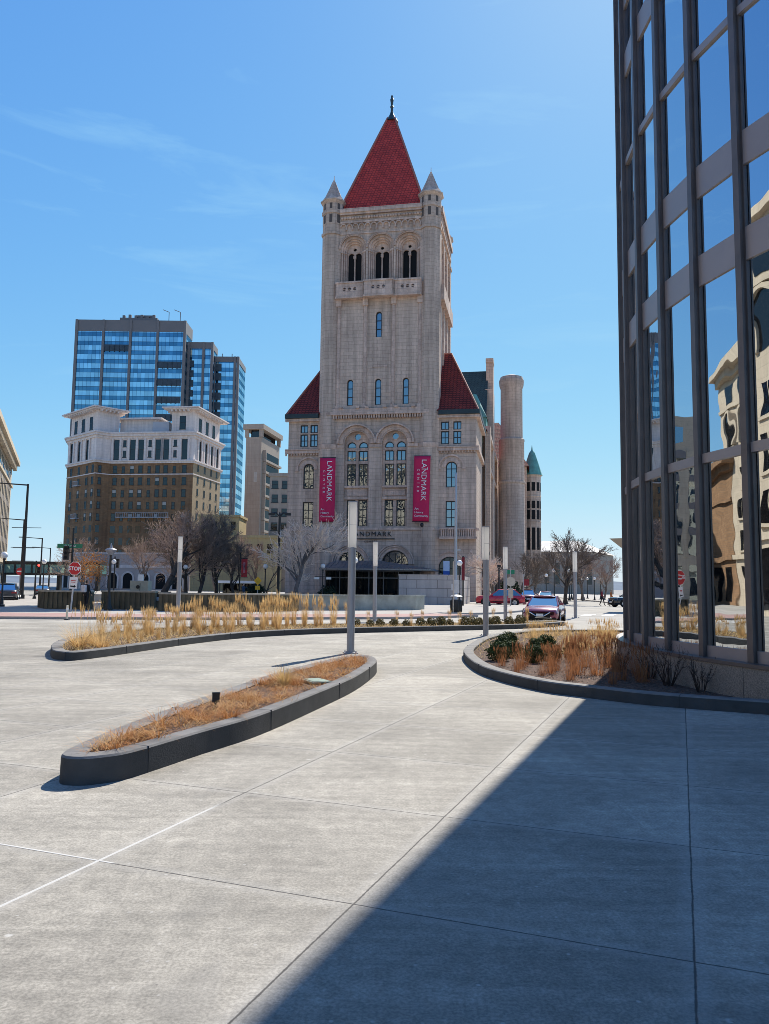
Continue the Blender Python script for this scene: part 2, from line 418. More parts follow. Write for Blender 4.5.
MAT_PLAZA = M_plaza()
MAT_STREET = M_plain('street_concrete', (.33, .312, .278), .9, var=.25, scale=.5, bump=.3, bscale=30, spec=.2)
MAT_LAND = M_plain('town_ground', (.27, .26, .245), .95, var=.3, scale=.05, spec=.2)
MAT_PINK = M_masonry('red_paver', (.36, .225, .20), (.32, .205, .185), (.30, .27, .25), .22, .11, .006, var=.12, bump=.1, stain=0)
MAT_WALK = M_plain('sidewalk_concrete', (.36, .335, .30), .9, var=.15, scale=.6, bump=.2, bscale=40, spec=.2)
MAT_KERBSTONE = M_plain('kerb_granite', (.30, .29, .28), .85, var=.15, scale=4)
MAT_PAINT = M_plain('road_paint', (.72, .71, .68), .8, var=.2, scale=5)
MAT_PARK = M_plain('park_paving', (.31, .27, .23), .9, var=.25, scale=.5, bump=.2)
MAT_HILL = M_plain('far_hill', (.13, .16, .20), 1.0, var=.2, scale=.01, spec=.1)

def sheet(name, pts, z, mat, label=None):
    mb = MB(); mb.add([(p[0], p[1], z) for p in pts], [tuple(t) for t in tessellate_polygon([[Vector((p[0], p[1], 0)) for p in pts]])])
    o = mb.build(name, mat); tag(o, kind='structure'); return o

sheet('ground', [(5000*cos(2*pi*i/48), 5000*sin(2*pi*i/48)) for i in range(48)], -.012, MAT_LAND)
sheet('road', [(-160, -60), (120, -60), (120, 60), (60, 130), (60, 420), (24, 420), (18, 100), (8.0, 62), (-17, 54), (-29, 52), (-45, 80), (-95, 230), (-115, 230), (-160, 120)], -.004, MAT_STREET)
o = sheet('plaza', [(-30, -14), (30, -14), (30, 34), (9, 37.5), (-6.5, 33.5), (-16, 33), (-60, 31)], 0.0, MAT_PLAZA)
# raised pavement in front of the park, brick edged, with a kerb
def raised(name, pts, z, mat, edge_mat):
    mb = MB(); n = len(pts)
    mb.add([(p[0], p[1], z) for p in pts], [tuple(t) for t in tessellate_polygon([[Vector((p[0], p[1], 0)) for p in pts]])])
    k = len(mb.f); mb.mi = [0]*k; mb.cur = 1
    mb.add([(p[0], p[1], -.02) for p in pts] + [(p[0], p[1], z) for p in pts], [(i, (i+1) % n, n+(i+1) % n, n+i) for i in range(n)])
    o = mb.build(name, [mat, edge_mat]); tag(o, kind='structure'); return o
raised('brick_pavement', [(-62, 36.5), (-19, 35.6), (-9, 37.2), (1.0, 41.2), (5.5, 45.5), (3.2, 47.0), (-3, 43.5), (-12, 40.8), (-24, 40.2), (-60, 43.5)], .12, MAT_PINK, MAT_KERBSTONE)
raised('park_pavement', [(-60, 43.55), (-24, 40.25), (-12, 40.85), (-3, 43.55), (3.2, 47.05), (7.6, 51), (12.5, 62), (16.5, 84), (30, 150), (-60, 170), (-38, 80), (-27, 52.5), (-34, 48)], .115, MAT_WALK, MAT_KERBSTONE)
raised('far_pavement', [(26.5, 84), (32, 82), (60, 140), (58, 240), (40, 240)], .12, MAT_WALK, MAT_KERBSTONE)
# worn crossing and lane lines on the street
mb = MB()
for i in range(7):
    x = -27 + i*1.5
    mb.add([(x, 31.9, .008), (x+.55, 31.9, .008), (x+.75, 35.0, .008), (x+.2, 35.0, .008)], [(0, 1, 2, 3)])
for i in range(5):
    x = 12.5 + i*1.35
    mb.add([(x, 50.0, .003), (x+.6, 49.8, .003), (x+1.9, 53.0, .003), (x+1.3, 53.2, .003)], [(0, 1, 2, 3)])
o = mb.build('crossing_paint', MAT_PAINT); tag(o, kind='structure')
# distant bluff
mb = MB(); rr = random.Random(3); prof = []
for i in range(90):
    a = radians(-75 + 150*i/89); h = 10 + 7*sin(i*.31) + rr.uniform(-2, 2) + (14 if i > 48 else 0)
    prof.append((1500*sin(a), 1500*cos(a), h))
n = len(prof)
mb.add([(x, y, -1) for x, y, h in prof] + [(x*1.15, y*1.15, h) for x, y, h in prof] + [(x*1.5, y*1.5, -1) for x, y, h in prof],
       [(i, i+1, n+i+1, n+i) for i in range(n-1)] + [(n+i, n+i+1, 2*n+i+1, 2*n+i) for i in range(n-1)])
o = mb.build('hills', MAT_HILL, smooth=True); tag(o, kind='structure')
# ------------------------------------------------------------------ courthouse-like stone building with the tall tower
STONE = M_masonry('pink_granite', (.67, .51, .40), (.61, .46, .36), (.48, .355, .28), 1.15, .42, .020, var=.17, nscale=.22, bump=.5, stain=.42)
STONE_TRIM = M_masonry('carved_granite', (.72, .535, .425), (.62, .455, .365), (.46, .33, .27), 1.6, .6, .014, var=.22, nscale=.7, bump=.5, stain=.42)
STONE_BLOCK = M_masonry('block_wall_granite', (.54, .49, .45), (.50, .455, .42), (.28, .25, .23), 1.9, .78, .03, var=.1, nscale=.4, bump=.4, stain=.2)
TILE_RED = M_masonry('red_roof_tile', (.66, .07, .05), (.50, .05, .038), (.26, .03, .024), .42, .36, .05, rough=.7, var=.16, nscale=.5, bump=.6, stain=.12, smooth=.4)
TILE_BROWN = M_masonry('brown_red_roof_tile', (.29, .045, .032), (.235, .036, .028), (.07, .014, .013), .42, .30, .05, rough=.75, var=.16, nscale=.5, bump=.6, stain=.12, smooth=.4)
RIDGE = M_plain('ridge_tile', (.36, .13, .095), .7, var=.2, scale=3)
COPPER = M_plain('green_copper', (.12, .33, .27), .6, var=.25, scale=1.2)
COPPER_DK = M_plain('dark_copper', (.028, .045, .048), .5, var=.3, scale=1.0, metal=.2)
SLATE_GREEN = M_masonry('green_slate', (.045, .085, .085), (.04, .075, .08), (.02, .04, .04), .5, .35, .03, rough=.6, var=.15, bump=.3, stain=.2)
W_FRAME = M_plain('window_frame_dark', (.018, .020, .022), .45, var=.2)
W_GLASS = M_glass('window_glass', (.52, .60, .68), (.010, .013, .016), refl=.46, wave=.012, wscale=1.3)
BLACK = M_plain('deep_black', (.006, .006, .007), .9, var=.3)
IRON = M_plain('black_iron', (.014, .014, .015), .45, var=.25, scale=8)
BANNER = M_plain('crimson_banner', (.60, .012, .085), .75, var=.06, scale=1.2)
LETTER_W = M_plain('white_lettering', (.82, .80, .80), .7, var=.03)
LETTER_D = M_plain('dark_bronze_lettering', (.03, .028, .03), .5, var=.1)

LAND = thing('courthouse_building', 'grey pink granite courthouse with a tall square tower, red pyramid roof and corner turrets', 'building',
             (-.7, 88.0, 0), radians(-10.6))
_wc = {}
def window(parent, cx, z0, z1, hw, y, arch=False, vb=1, hb=(.5,), fr=.12, rz=0.0, x=None, bar=.085, depth=.10, glass=None, stuff=False):
    """frame mesh (part) carrying its glass as a sub-part; meshes are shared between equal windows"""
    key = (round(z1-z0, 2), hw, arch, vb, hb, fr, bar)
    if key not in _wc:
        h = z1 - z0; zs = h - hw if arch else h
        m = MB()
        if arch: m.archring(0, zs, hw-fr, hw, 0, depth, zb=0)
        else:
            m.box(-hw, -hw+fr, 0, depth, 0, h); m.box(hw-fr, hw, 0, depth, 0, h); m.box(-hw+fr, hw-fr, 0, depth, h-fr, h)
        m.box(-hw+fr, hw-fr, 0, depth, 0, fr)
        for k in range(vb):
            xx = -hw + 2*hw*(k+1)/(vb+1)
            m.box(xx-bar/2, xx+bar/2, .02, depth-.02, fr, (h-fr if not arch else h-fr-.02))
        for f in hb: m.box(-hw+fr, hw-fr, .012, depth-.012, h*f-bar/2, h*f+bar/2)
        g = MB(); pts = archpoly(0, .02, zs, hw-.02) if arch else rectpoly(-hw+.02, hw-.02, .02, h-.02)
        g.poly([(p[0], depth*.7, p[1]) for p in pts])
        _wc[key] = (m.mesh('window', W_FRAME), g.mesh('pane', W_GLASS))
    fm, gm = _wc[key]
    o = link('window', fm, parent, (cx if x is None else x, y, z0), rz)
    p = link('pane', gm, o)
    return o

# --- tower walls
TX0, TX1, TD = -7.35, 6.75, 14.1
TCX = (TX0+TX1)/2
mb = MB()
FY = .45
slits = [archpoly(-3.65, 22.55, 25.3, .36, 8), archpoly(-.33, 22.55, 25.3, .36, 8), archpoly(2.92, 22.55, 25.3, .36, 8), archpoly(-.33, 30.6, 33.3, .36, 8)]
BEL = (-3.52, -.2, 3.12); ARC = (-2.73, 1.72)
big = [archpoly(c, 8.5, 18.05, 1.47, 20) for c in ARC]
bel = [archpoly(c, 37.2, 41.5, 1.55, 20) for c in BEL]
mb.holes(rectpoly(TX0+.5, TX1-.5, 8.25, 46.3), slits + big + bel, FY, .55)
mb.holes(rectpoly(TX0+.3, TX1-.3, 0, 8.25), [archpoly(-3.05, 0, 4.2, 1.55, 18), archpoly(1.95, 0, 4.2, 1.55, 18)], .12, .9)
mb.box(TX0+.3, TX1-.3, .12, .46, 8.2, 8.26)
# remaining sides and top
x0, x1 = TX0+.15, TX1-.15
mb.M = Matrix.Translation((x1, 0, 0)) @ Matrix.Rotation(pi/2, 4, 'Z')
mb.holes(rectpoly(FY, TD-.3, 0, 46.3), [archpoly(c, 37.2, 41.5, 1.55, 20) for c in (3.4, 7.0, 10.6)], 0, .55)
mb.M = None
mb.poly([(x0, FY, 0), (x0, TD-.3, 0), (x0, TD-.3, 46.3), (x0, FY, 46.3)])
mb.poly([(x0, TD-.3, 0), (x1, TD-.3, 0), (x1, TD-.3, 46.3), (x0, TD-.3, 46.3)])
mb.poly([(x0, FY, 46.3), (x1, FY, 46.3), (x1, TD-.3, 46.3), (x0, TD-.3, 46.3)])
mb.build('tower_wall', STONE, LAND)

# --- belfry windows: nested orders, twin lights, oculus, each window a part
def belfry(loc, rz):
    m = MB()
    for k, (ro, ri, y) in enumerate(((1.60, 1.28, .22), (1.33, 1.08, .46), (1.13, .90, .70))):
        m.holes(archpoly(0, 0, 4.3, ro, 20), [archpoly(0, .01, 4.3, ri, 20)], y, .26)
        for s in (-1, 1):                                   # nook shafts
            m.tube((s*(ri+.1), y-.06, 0), (s*(ri+.1), y-.06, 3.9), .075, n=8)
            m.box(s*(ri+.1)-.13, s*(ri+.1)+.13, y-.2, y+.05, 3.86, 4.06)
    m.holes(archpoly(0, 0, 4.3, .94, 20), [archpoly(-.44, .01, 3.75, .37, 10), archpoly(.44, .01, 3.75, .37, 10), circpoly(0, 4.55, .2, 12)], .95, .2)
    m.tube((0, .9, 0), (0, .9, 3.4), .09, n=8); m.box(-.16, .16, .78, 1.02, 3.4, 3.75)
    m.archring(0, 4.3, 1.55, 1.64, -.10, .1)
    m.archring(0, 4.3, 1.66, 1.72, -.18, .1)
    o = link('belfry_window', m.mesh('belfry_window', STONE_TRIM), LAND, loc, rz)
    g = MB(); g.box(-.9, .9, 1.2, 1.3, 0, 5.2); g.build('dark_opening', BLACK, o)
    return o
bw = [belfry((c, FY, 37.2), 0) for c in BEL]
for c in (3.4, 7.0, 10.6):                                    # east side of the tower, seen along the wall
    copy_tree(bw[0], loc=(x1, c, 37.2), rz=pi/2)
m = MB(); m.box(x1, x1+.55, 1.9, 12.2, 35.3, 37.15)
for c in (1.7, 5.2, 8.8, 12.4): m.box(x1, x1+.2, c-.22, c+.22, 22, 43.1)
m.build('side_balcony', STONE_TRIM, LAND)

# --- slit windows
for c in (-3.65, -.33, 2.92): window(LAND, c, 22.55, 25.66, .36, FY+.22, True, 0, (.33, .66), fr=.11)
window(LAND, -.33, 30.6, 33.66, .36, FY+.22, True, 0, (.33, .66), fr=.11)
# --- the two great arched bays
for c in ARC:
    m = MB()
    m.holes(archpoly(c, 8.5, 18.05, 1.5, 20),
            [q_ for s_ in (-.69, .69) for q_ in (rectpoly(c+s_-.53, c+s_+.53, 13.1, 15.75), rectpoly(c+s_-.53, c+s_+.53, 16.1, 17.3), archpoly(c+s_, 17.62, 17.8, .53, 10))] + [circpoly(c, 18.95, .36, 16),
             rectpoly(c-1.2, c-.18, 8.52, 11.55), rectpoly(c+.18, c+1.2, 8.52, 11.55)], FY+.5, .28)
    m.box(c-1.45, c+1.45, FY+.28, FY+.52, 11.62, 11.9); m.box(c-1.45, c+1.45, FY+.2, FY+.52, 12.95, 13.2)
    m.box(c-1.2, c+1.2, FY+.4, FY+.52, 12.05, 12.8)
    m.tube((c, FY+.44, 13.2), (c, FY+.44, 17.2), .13, n=10); m.box(c-.2, c+.2, FY+.26, FY+.5, 17.2, 17.6)
    m.archring(c, 18.95, .38, .5, FY+.42, FY+.52, a1=2*pi)
    m.build('window_tracery', STONE_TRIM, LAND)
    for s in (-.69, .69):
        window(LAND, c+s, 13.1, 15.75, .53, FY+.62, False, 1, (.5,), fr=.10)
        window(LAND, c+s, 16.1, 17.3, .53, FY+.62, False, 1, (), fr=.10)
        window(LAND, c+s, 17.62, 18.33, .53, FY+.62, True, 0, (), fr=.10)
        window(LAND, c+s, 8.52, 11.55, .51, FY+.62, False, 1, (.35, .64), fr=.105)
    g = MB(); g.poly([(p[0], FY+.68, p[1]) for p in circpoly(c, 18.95, .36, 16)]); g.build('rose_pane', W_GLASS, LAND)
    a = MB()
    a.archring(c, 18.05, 1.48, 1.6, FY-.04, FY+.3, n=28); a.archring(c, 18.05, 1.62, 2.08, FY-.12, FY+.05, n=28); a.archring(c, 18.05, 2.1, 2.28, FY-.42, FY+.05, n=28)
    a.build('arch_hood', STONE_TRIM, LAND)
# --- trim: belts, corbel table, pilasters, balcony, frieze
m = MB()
m.box(-6.3, 5.7, -.12, FY, 21.35, 21.75); m.box(-6.2, 5.6, -.02, FY, 21.75, 22.1)
for i in range(40):
    x = -6.1 + i*.298
    m.box(x, x+.16, 0, FY, 20.95, 21.35)
for x in (-4.6, -2.6, -1.5, .6, 1.9, 3.9): m.box(x-.22, x+.22, -.2, FY, 22.1, 22.3)
m.build('corbel_table', STONE_TRIM, LAND)
m = MB()
for x in (-5.1, -1.92, 1.42, 4.55):
    m.tube((x, FY, 22.2), (x, FY, 34.4), .22, n=12); m.box(x-.3, x+.3, FY-.34, FY+.02, 34.4, 35.2); m.box(x-.28, x+.28, FY-.3, FY+.02, 22.1, 22.5)
m.build('pilaster', STONE_TRIM, LAND)
m = MB(); m.box(-1.0, .75, FY-.05, FY, 27.0, 27.25); m.build('stone_tablet', STONE_TRIM, LAND)
m = MB()
for xa, xb, y in ((-5.45, -2.05, -.25), (-2.05, 1.5, -.55), (1.5, 4.75, -.25)):
    cx = (xa+xb)/2
    m.holes(rectpoly(xa, xb, 35.45, 37.0), [circpoly(cx+d, 36.3, .2, 12) for d in (-.62, 0, .62)], y, .2)
    m.box(xa, xb, y-.1, y+.25, 37.0, 37.2); m.box(xa, xb, y-.08, FY, 35.2, 35.45); m.box(xa, xa+.12, y, FY, 35.45, 37.0); m.box(xb-.12, xb, y, FY, 35.45, 37.0)
    for d in (-.62, 0, .62):
        m.tube((cx+d-.2, y+.06, 36.3), (cx+d+.2, y+.06, 36.3), .035, n=6); 
m.build('balcony', STONE_TRIM, LAND)
m = MB()
for i in range(13):
    x = -4.75 + i*.74
    m.archring(x, 44.2, .24, .36, FY-.22, FY, n=8); m.box(x+.30, x+.44, FY-.24, FY, 43.75, 44.2)
m.box(-5.1, 4.6, FY-.24, FY, 44.58, 44.8)
for i in range(30):
    x = -4.9 + i*.325
    m.ball((x, FY-.08, 45.25), .17, 8, 6)
m.box(-5.2, 4.7, FY-.28, FY+.2, 45.6, 45.85); m.box(-5.2, 4.7, FY-.42, FY+.4, 45.85, 46.32)
m.box(-5.1, 4.6, FY-.1, FY, 43.25, 43.4)
m.build('frieze', STONE_TRIM, LAND)
m = MB(); m.box(x1, x1+.45, 1.2, TD-1.2, 45.6, 46.32); m.box(x1, x1+.25, 1.2, TD-1.2, 44.3, 44.8)
for i in range(24): m.ball((x1+.12, 1.6+i*.47, 45.2), .2, 8, 6)
m.build('side_frieze', STONE_TRIM, LAND)
# --- corner turrets
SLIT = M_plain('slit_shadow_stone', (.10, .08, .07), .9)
m = MB(); r8 = 1.2/cos(pi/8)
def octo(m, r, z0, z1): m.lathe([(r, z0), (r, z1)], 8, rot=pi/8)
octo(m, r8, 0, 8.3); octo(m, r8*.97, 8.3, 44.6)
octo(m, r8*1.08, 43.3, 43.6)
octo(m, r8*.99, 44.6, 47.3); octo(m, r8*1.07, 45.9, 46.3)
m.lathe([(r8*1.0, 47.2), (r8*1.22, 47.5), (r8*1.22, 47.62)], 8, rot=pi/8)
turret = m.mesh('corner_turret', STONE)
c = MB(); c.lathe([(r8*1.15, 47.62), (r8*.80, 48.3), (r8*.46, 49.3), (r8*.16, 50.3), (.12, 50.35), (.12, 50.5), (.05, 50.55), (.03, 51.1)], 8, rot=pi/8)
cone = c.mesh('turret_cap', STONE_TRIM)
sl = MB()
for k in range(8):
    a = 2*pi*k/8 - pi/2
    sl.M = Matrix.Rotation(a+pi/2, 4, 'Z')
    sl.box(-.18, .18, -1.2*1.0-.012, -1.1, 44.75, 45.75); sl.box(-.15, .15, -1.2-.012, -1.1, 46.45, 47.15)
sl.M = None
for (tx, ty) in ((TX0+1.15, 1.1), (TX1-1.15, 1.1), (TX0+1.15, TD-1.1), (TX1-1.15, TD-1.1)):
    t = link('corner_turret', turret, LAND, (tx, ty, 0)); link('turret_cap', cone, t); split_build(sl, 'turret_slit', SLIT, t)
# --- pyramid roof
m = MB(); xa, xb, ya, yb, zb, za = TX0+1.75, TX1-1.75, .95, TD-.95, 46.3, 61.4
cx, cy, q = (xa+xb)/2, (ya+yb)/2, .45
base = [(xa, ya, zb), (xb, ya, zb), (xb, yb, zb), (xa, yb, zb)]
top = [(cx-q, cy-q, za), (cx+q, cy-q, za), (cx+q, cy+q, za), (cx-q, cy+q, za)]
m.add(base+top, [(0,1,5,4), (1,2,6,5), (2,3,7,6), (3,0,4,7), (4,5,6,7)])
rf = m.build('tower_roof', TILE_RED, LAND)
m = MB()
for i in range(4): m.tube(base[i], top[i], .14, .12, 6)
m.build('roof_ridge', RIDGE, rf)
m = MB()
m.lathe([(.85, 61.0), (.8, 61.2), (.45, 61.7), (.25, 62.1), (.16, 62.5), (.15, 62.9), (.24, 63.1), (.14, 63.3), (.17, 63.7), (.24, 64.1), (.13, 64.3), (.13, 64.6), (.02, 64.75)], 10, cx, cy)
m.build('finial', COPPER_DK, rf)
# --- wings (main block)
WX0, WX1, WD, WY, ZE = -11.05, 11.0, 11.0, .75, 21.2
def wingpts(cs, arched, ground):
    H = []
    for c in cs:
        H += [rectpoly(c-.46, c+.46, 19.5, 20.45), rectpoly(c-.46, c+.46, 17.85, 19.35)]
    for c in arched: H += [archpoly(c, 12.9, 15.2, .64, 14), rectpoly(c-.64, c+.64, 8.42, 11.35)]
    for c in ground: H += [archpoly(c, .9, 3.85, 1.25, 14)]
    return H
m = MB()
for xa, xb, cs, ar, gr in ((WX0, TX0+.3, (-9.15, -7.95+.0), (-8.5,), ()), (TX1-.3, WX1, (7.45, 8.85), (8.2,), (8.05,))):
    m = MB(); sx = WX0 if xa == WX0 else WX1
    m.poly([(sx, WY, 0), (sx, WY+WD, 0), (sx, WY+WD, ZE), (sx, WY, ZE)])
    hs_ = wingpts([c for c in cs if xa+.5 < c < xb-.5], ar, gr)
    m.holes(rectpoly(xa, xb, 0, ZE), hs_, WY, .35)
    m.build('wing_wall', STONE, LAND)
for cs in ((-9.15, -7.95), (7.45, 8.85)):
    for c in cs:
        window(LAND, c, 19.5, 20.45, .46, WY+.12, False, 1, (), fr=.11)
        window(LAND, c, 17.85, 19.35, .46, WY+.12, False, 1, (.5,), fr=.11)
for c in (-8.5, 8.2):
    window(LAND, c, 12.9, 15.84, .64, WY+.14, True, 1, (.4, .72), fr=.11)
    window(LAND, c, 8.42, 11.35, .64, WY+.14, False, 1, (.36, .68), fr=.11)
    a = MB(); a.archring(c, 15.2, .66, 1.05, WY-.06, WY+.05, n=20); a.archring(c, 15.2, 1.28, 1.45, WY-.16, WY+.05, n=20)
    a.box(c-1.6, c-1.2, WY-.16, WY, 14.95, 15.2); a.box(c+1.2, c+1.6, WY-.16, WY, 14.95, 15.2)
    a.build('arch_hood', STONE_TRIM, LAND)
# cornices on the wings, returning along the sides
m = MB()
for xa, xb in ((WX0-.3, TX0+.1), (TX1-.1, WX1+.3)):
    m = MB(); m.box(xa, xb, WY-.12, WY, 8.0, 8.25); m.build('belt_course', STONE_TRIM, LAND)
    m = MB(); m.box(xa-.05, xb+.05, WY-.35, WY, ZE-.35, ZE-.02); m.build('eaves_cornice', STONE_TRIM, LAND)
    m = MB(); m.box(xa, xb, WY-.3, WY, 17.05, 17.4); m.box(xa, xb, WY-.38, WY, 17.4, 17.55)
    k = int((xb-xa)/.34)
    for i in range(k): m.box(xa+i*.34, xa+i*.34+.17, WY-.2, WY, 16.8, 17.05)
    m.build('cornice', STONE_TRIM, LAND)
m = MB(); m.box(WX1, WX1+.3, WY, WY+WD, 17.05, 17.5); m.build('cornice', STONE_TRIM, LAND)
m = MB(); m.box(WX1, WX1+.4, WY, WY+WD, ZE-.35, ZE-.02); m.build('eaves_cornice', STONE_TRIM, LAND)
# tower string course broken by the arches, with carved capitals
m = MB()
for xa, xb in ((TX0+2.3, ARC[0]-1.5), (ARC[0]+1.5, ARC[1]-1.5), (ARC[1]+1.5, TX1-2.3)):
    m.box(xa, xb, FY-.12, FY, 17.6, 17.95)
for c in (TX0+1.15, TX1-1.15):
    m.lathe([(.35, 16.4), (.8, 16.9), (1.3, 17.5), (1.36, 17.8), (1.36, 18.0)], 8, c, 1.1, pi/8)
m.box(TX0+.3, TX1-.3, -.02, FY, 8.05, 8.3)
m.build('string_course', STONE_TRIM, LAND)
# gutter + roof of the wings
m = MB(); m.box(WX0-.35, TX0, WY-.55, WY-.1, ZE, ZE+.5); m.box(TX1, WX1+.4, WY-.55, WY-.1, ZE, ZE+.5); m.box(WX1+.0, WX1+.45, WY-.1, WY+WD+.4, ZE, ZE+.5)
m.box(WX0-.4, WX0, WY-.1, WY+WD, ZE, ZE+.5)
split_build(m, 'gutter', COPPER_DK, LAND)
m = MB(); E = [(WX0-.25, WY-.4, ZE+.45), (WX1+.25, WY-.4, ZE+.45), (WX1+.25, WY+WD+.3, ZE+.45), (WX0-.25, WY+WD+.3, ZE+.45)]
Rg = [(WX0+3.4, WY+WD/2, 30.0), (WX1-3.4, WY+WD/2, 30.0)]
m.add(E+Rg, [(0,1,5,4), (1,2,5), (2,3,4,5), (3,0,4)])
wr = m.build('wing_roof', TILE_BROWN, LAND)
m = MB(); m.tube(E[1], Rg[1], .12, n=6); m.tube(E[0], Rg[0], .12, n=6); m.tube(Rg[0], Rg[1], .12, n=6); m.build('roof_ridge', RIDGE, wr)
m = MB(); m.box(WX0+2.0, WX0+2.8, 7.0, 8.0, 27, 30.6); m.build('chimney', STONE, LAND)
# balustrade on the right wing and small corner balcony
m = MB(); m.box(6.9, WX1+.1, WY-.7, WY, 7.05, 7.3); m.box(6.9, WX1+.1, WY-.72, WY-.5, 8.1, 8.28)
for i in range(16): m.tube((7.15+i*.25, WY-.6, 7.3), (7.15+i*.25, WY-.6, 8.1), .075, n=6)
m.build('balustrade', STONE_TRIM, LAND)
# ground-floor arch on the right wing
m = MB(); m.archring(8.05, 3.85, 1.25, 1.65, WY-.05, WY+.05, n=20); m.archring(8.05, 3.85, 1.7, 1.85, WY-.16, WY+.05, n=20); m.build('arch_hood', STONE_TRIM, LAND)
o_ = window(LAND, 8.05, .9, 5.1, 1.25, WY+.2, True, 3, (.35, .68), fr=.1); o_.children[0].data.materials[0] = M_glass('dark_arch_glass', (.16, .17, .18), (.01, .01, .01), refl=.3)
m = MB(); m.box(7.35, 8.05, WY-.12, WY-.08, 2.9, 4.6); o = m.build('poster_panel', M_plain('pale_blue_poster', (.55, .68, .85), .6, var=.1, scale=1), LAND)
m = MB(); m.box(7.35, 8.05, WY-.14, WY-.122, 2.9, 3.5); m.build('poster_band', M_plain('blue_poster', (.03, .12, .45), .6, var=.1), o)
# --- entrance arches, doors, lettering
for c in (-3.05, 1.95):
    m = MB(); m.archring(c, 4.2, 1.55, 1.85, .0, .13, n=24); m.archring(c, 4.2, 1.88, 2.05, -.12, .13, n=24); m.archring(c, 4.2, 2.1, 2.22, -.22, .13, n=24)
    m.build('arch_hood', STONE_TRIM, LAND)
    d = MB(); d.archring(c, 4.2, 1.42, 1.56, .5, .62, zb=0, n=20); d.box(c-1.45, c+1.45, .5, .62, 4.1, 4.25)
    for k in (-.7, 0, .7): d.box(c+k-.05, c+k+.05, .52, .6, 0, 5.5)
    for k in (-.5, .5):
        d.tube((c, .56, 4.2), (c+1.4*k*1.6, .56, 5.35), .04, n=6)
    o = d.build('entrance_door', W_FRAME, LAND)
    g = MB(); g.poly([(p[0], .66, p[1]) for p in archpoly(c, .02, 4.2, 1.5, 18)]); g.build('pane', W_GLASS, o)
put_text(LAND, text_mesh('LANDMARK', .78, LETTER_D, .05, 1.22), (-.85, .06, 7.55))
put_text(LAND, text_mesh('CENTER', .3, LETTER_D, .03, 1.6), (-.85, .08, 6.72), name='lettering')
m = MB(); m.box(-3.6, 1.9, -.02, .12, 6.98, 7.08); m.build('letter_ledge', IRON, LAND)
# --- rear block with green slate roof, gable parapet, dormer
m = MB()
Y0, Y1 = WY+WD, 42
m.poly([(11.4, Y0, 0), (11.4, Y1, 0), (11.4, Y1, 21.6), (11.4, Y0, 21.6)])
m.build('rear_wall', STONE, LAND); m = MB()
m.poly([(-11.4, Y0, 0), (-11.4, Y1, 0), (-11.4, Y1, 21.6), (-11.4, Y0, 21.6)]); m.build('rear_wall', STONE, LAND); m = MB()
m.box(11.05, 11.95, Y0+1.5, Y0+3.3, 0, 22.4); m.build('buttress', STONE, LAND); m = MB(); m.box(11.05, 11.9, 36, 38, 0, 22); m.build('buttress', STONE, LAND); m = MB()
m.box(10.7, 11.8, 24.0, 28.4, 0, 30.0); m.box(10.75, 11.75, 25.0, 27.4, 30, 34.2); m.box(10.7, 11.8, 24.9, 27.5, 34.2, 34.8)
m.build('gable_chimney', STONE, LAND)
m = MB()
m.box(11.4, 11.85, Y0+3.3, 24.0, 17.05, 17.5); m.box(11.4, 11.95, Y0+3.3, 24, 21.1, 21.6); m.box(11.4, 11.95, 28.4, 36, 21.1, 21.6); m.box(11.4, 11.8, 28.4, 36, 17.05, 17.5)
split_build(m, 'cornice', STONE_TRIM, LAND)
wv = window(LAND, 0, 17.9, 20.2, .5, 0, False, 1, (.5,), fr=.09)
wv.location = (11.42, 16.5, 17.9); wv.rotation_euler = (0, 0, pi/2)
for yy in (18.6, 20.7, 22.8, 30, 32, 34): copy_tree(wv, loc=(11.42+.02, yy, 17.9), rz=pi/2)
for yy in (16.5, 19.6, 22.2, 30.5, 33.5):
    for zz in (13.2, 9.0): copy_tree(wv, loc=(11.44, yy, zz), rz=pi/2)
m = MB(); m.add([(-11.5, 19, 21.6), (11.0, 19, 21.6), (11.0, 26, 33.2), (-11.5, 26, 33.2), (-11.5, 33, 21.6), (11.0, 33, 21.6)], [(0,1,2,3), (3,2,5,4)])
m.build('rear_roof', SLATE_GREEN, LAND)
m = MB(); m.add([(8.6, 17.0, 24.4), (11.3, 17.0, 24.4), (11.3, 20.5, 24.4), (8.6, 20.5, 24.4), (9.4, 18.5, 28.0), (9.8, 19.0, 28.0)], [(0,1,4), (1,2,5,4), (2,3,5), (3,0,4,5)])
m.box(8.7, 11.2, 17.1, 20.4, 21.5, 24.5)
m.build('dormer', COPPER, LAND)
m = MB(); m.add([(11.6, 31, 21.6), (11.6, 42, 21.6), (6.0, 42, 28.5), (6.0, 31, 28.5)], [(0,1,2,3)])
m.add([(11.6, WY+WD, 21.6), (11.6, 19, 21.6), (6.0, 19, 27.5), (6.0, WY+WD, 27.5)], [(0,1,2,3)])
m.build('rear_roof', TILE_BROWN, LAND)
# --- round stair tower
m = MB()
m.lathe([(2.05, 0), (2.05, 9), (1.98, 9.1), (1.98, 17.6), (2.1, 17.7), (2.1, 18.0), (1.95, 18.1), (1.92, 24.2), (1.98, 24.3), (1.98, 24.6), (1.70, 24.8), (1.68, 32.6), (1.86, 33.1), (1.92, 33.8), (1.90, 34.0)], 28, 14.15, 35)
m.lathe([(1.92, 33.95), (1.72, 34.5), (.9, 34.8), (.1, 34.9)], 28, 14.15, 35)
m.build('round_tower', STONE, LAND, smooth=True, angle=40)
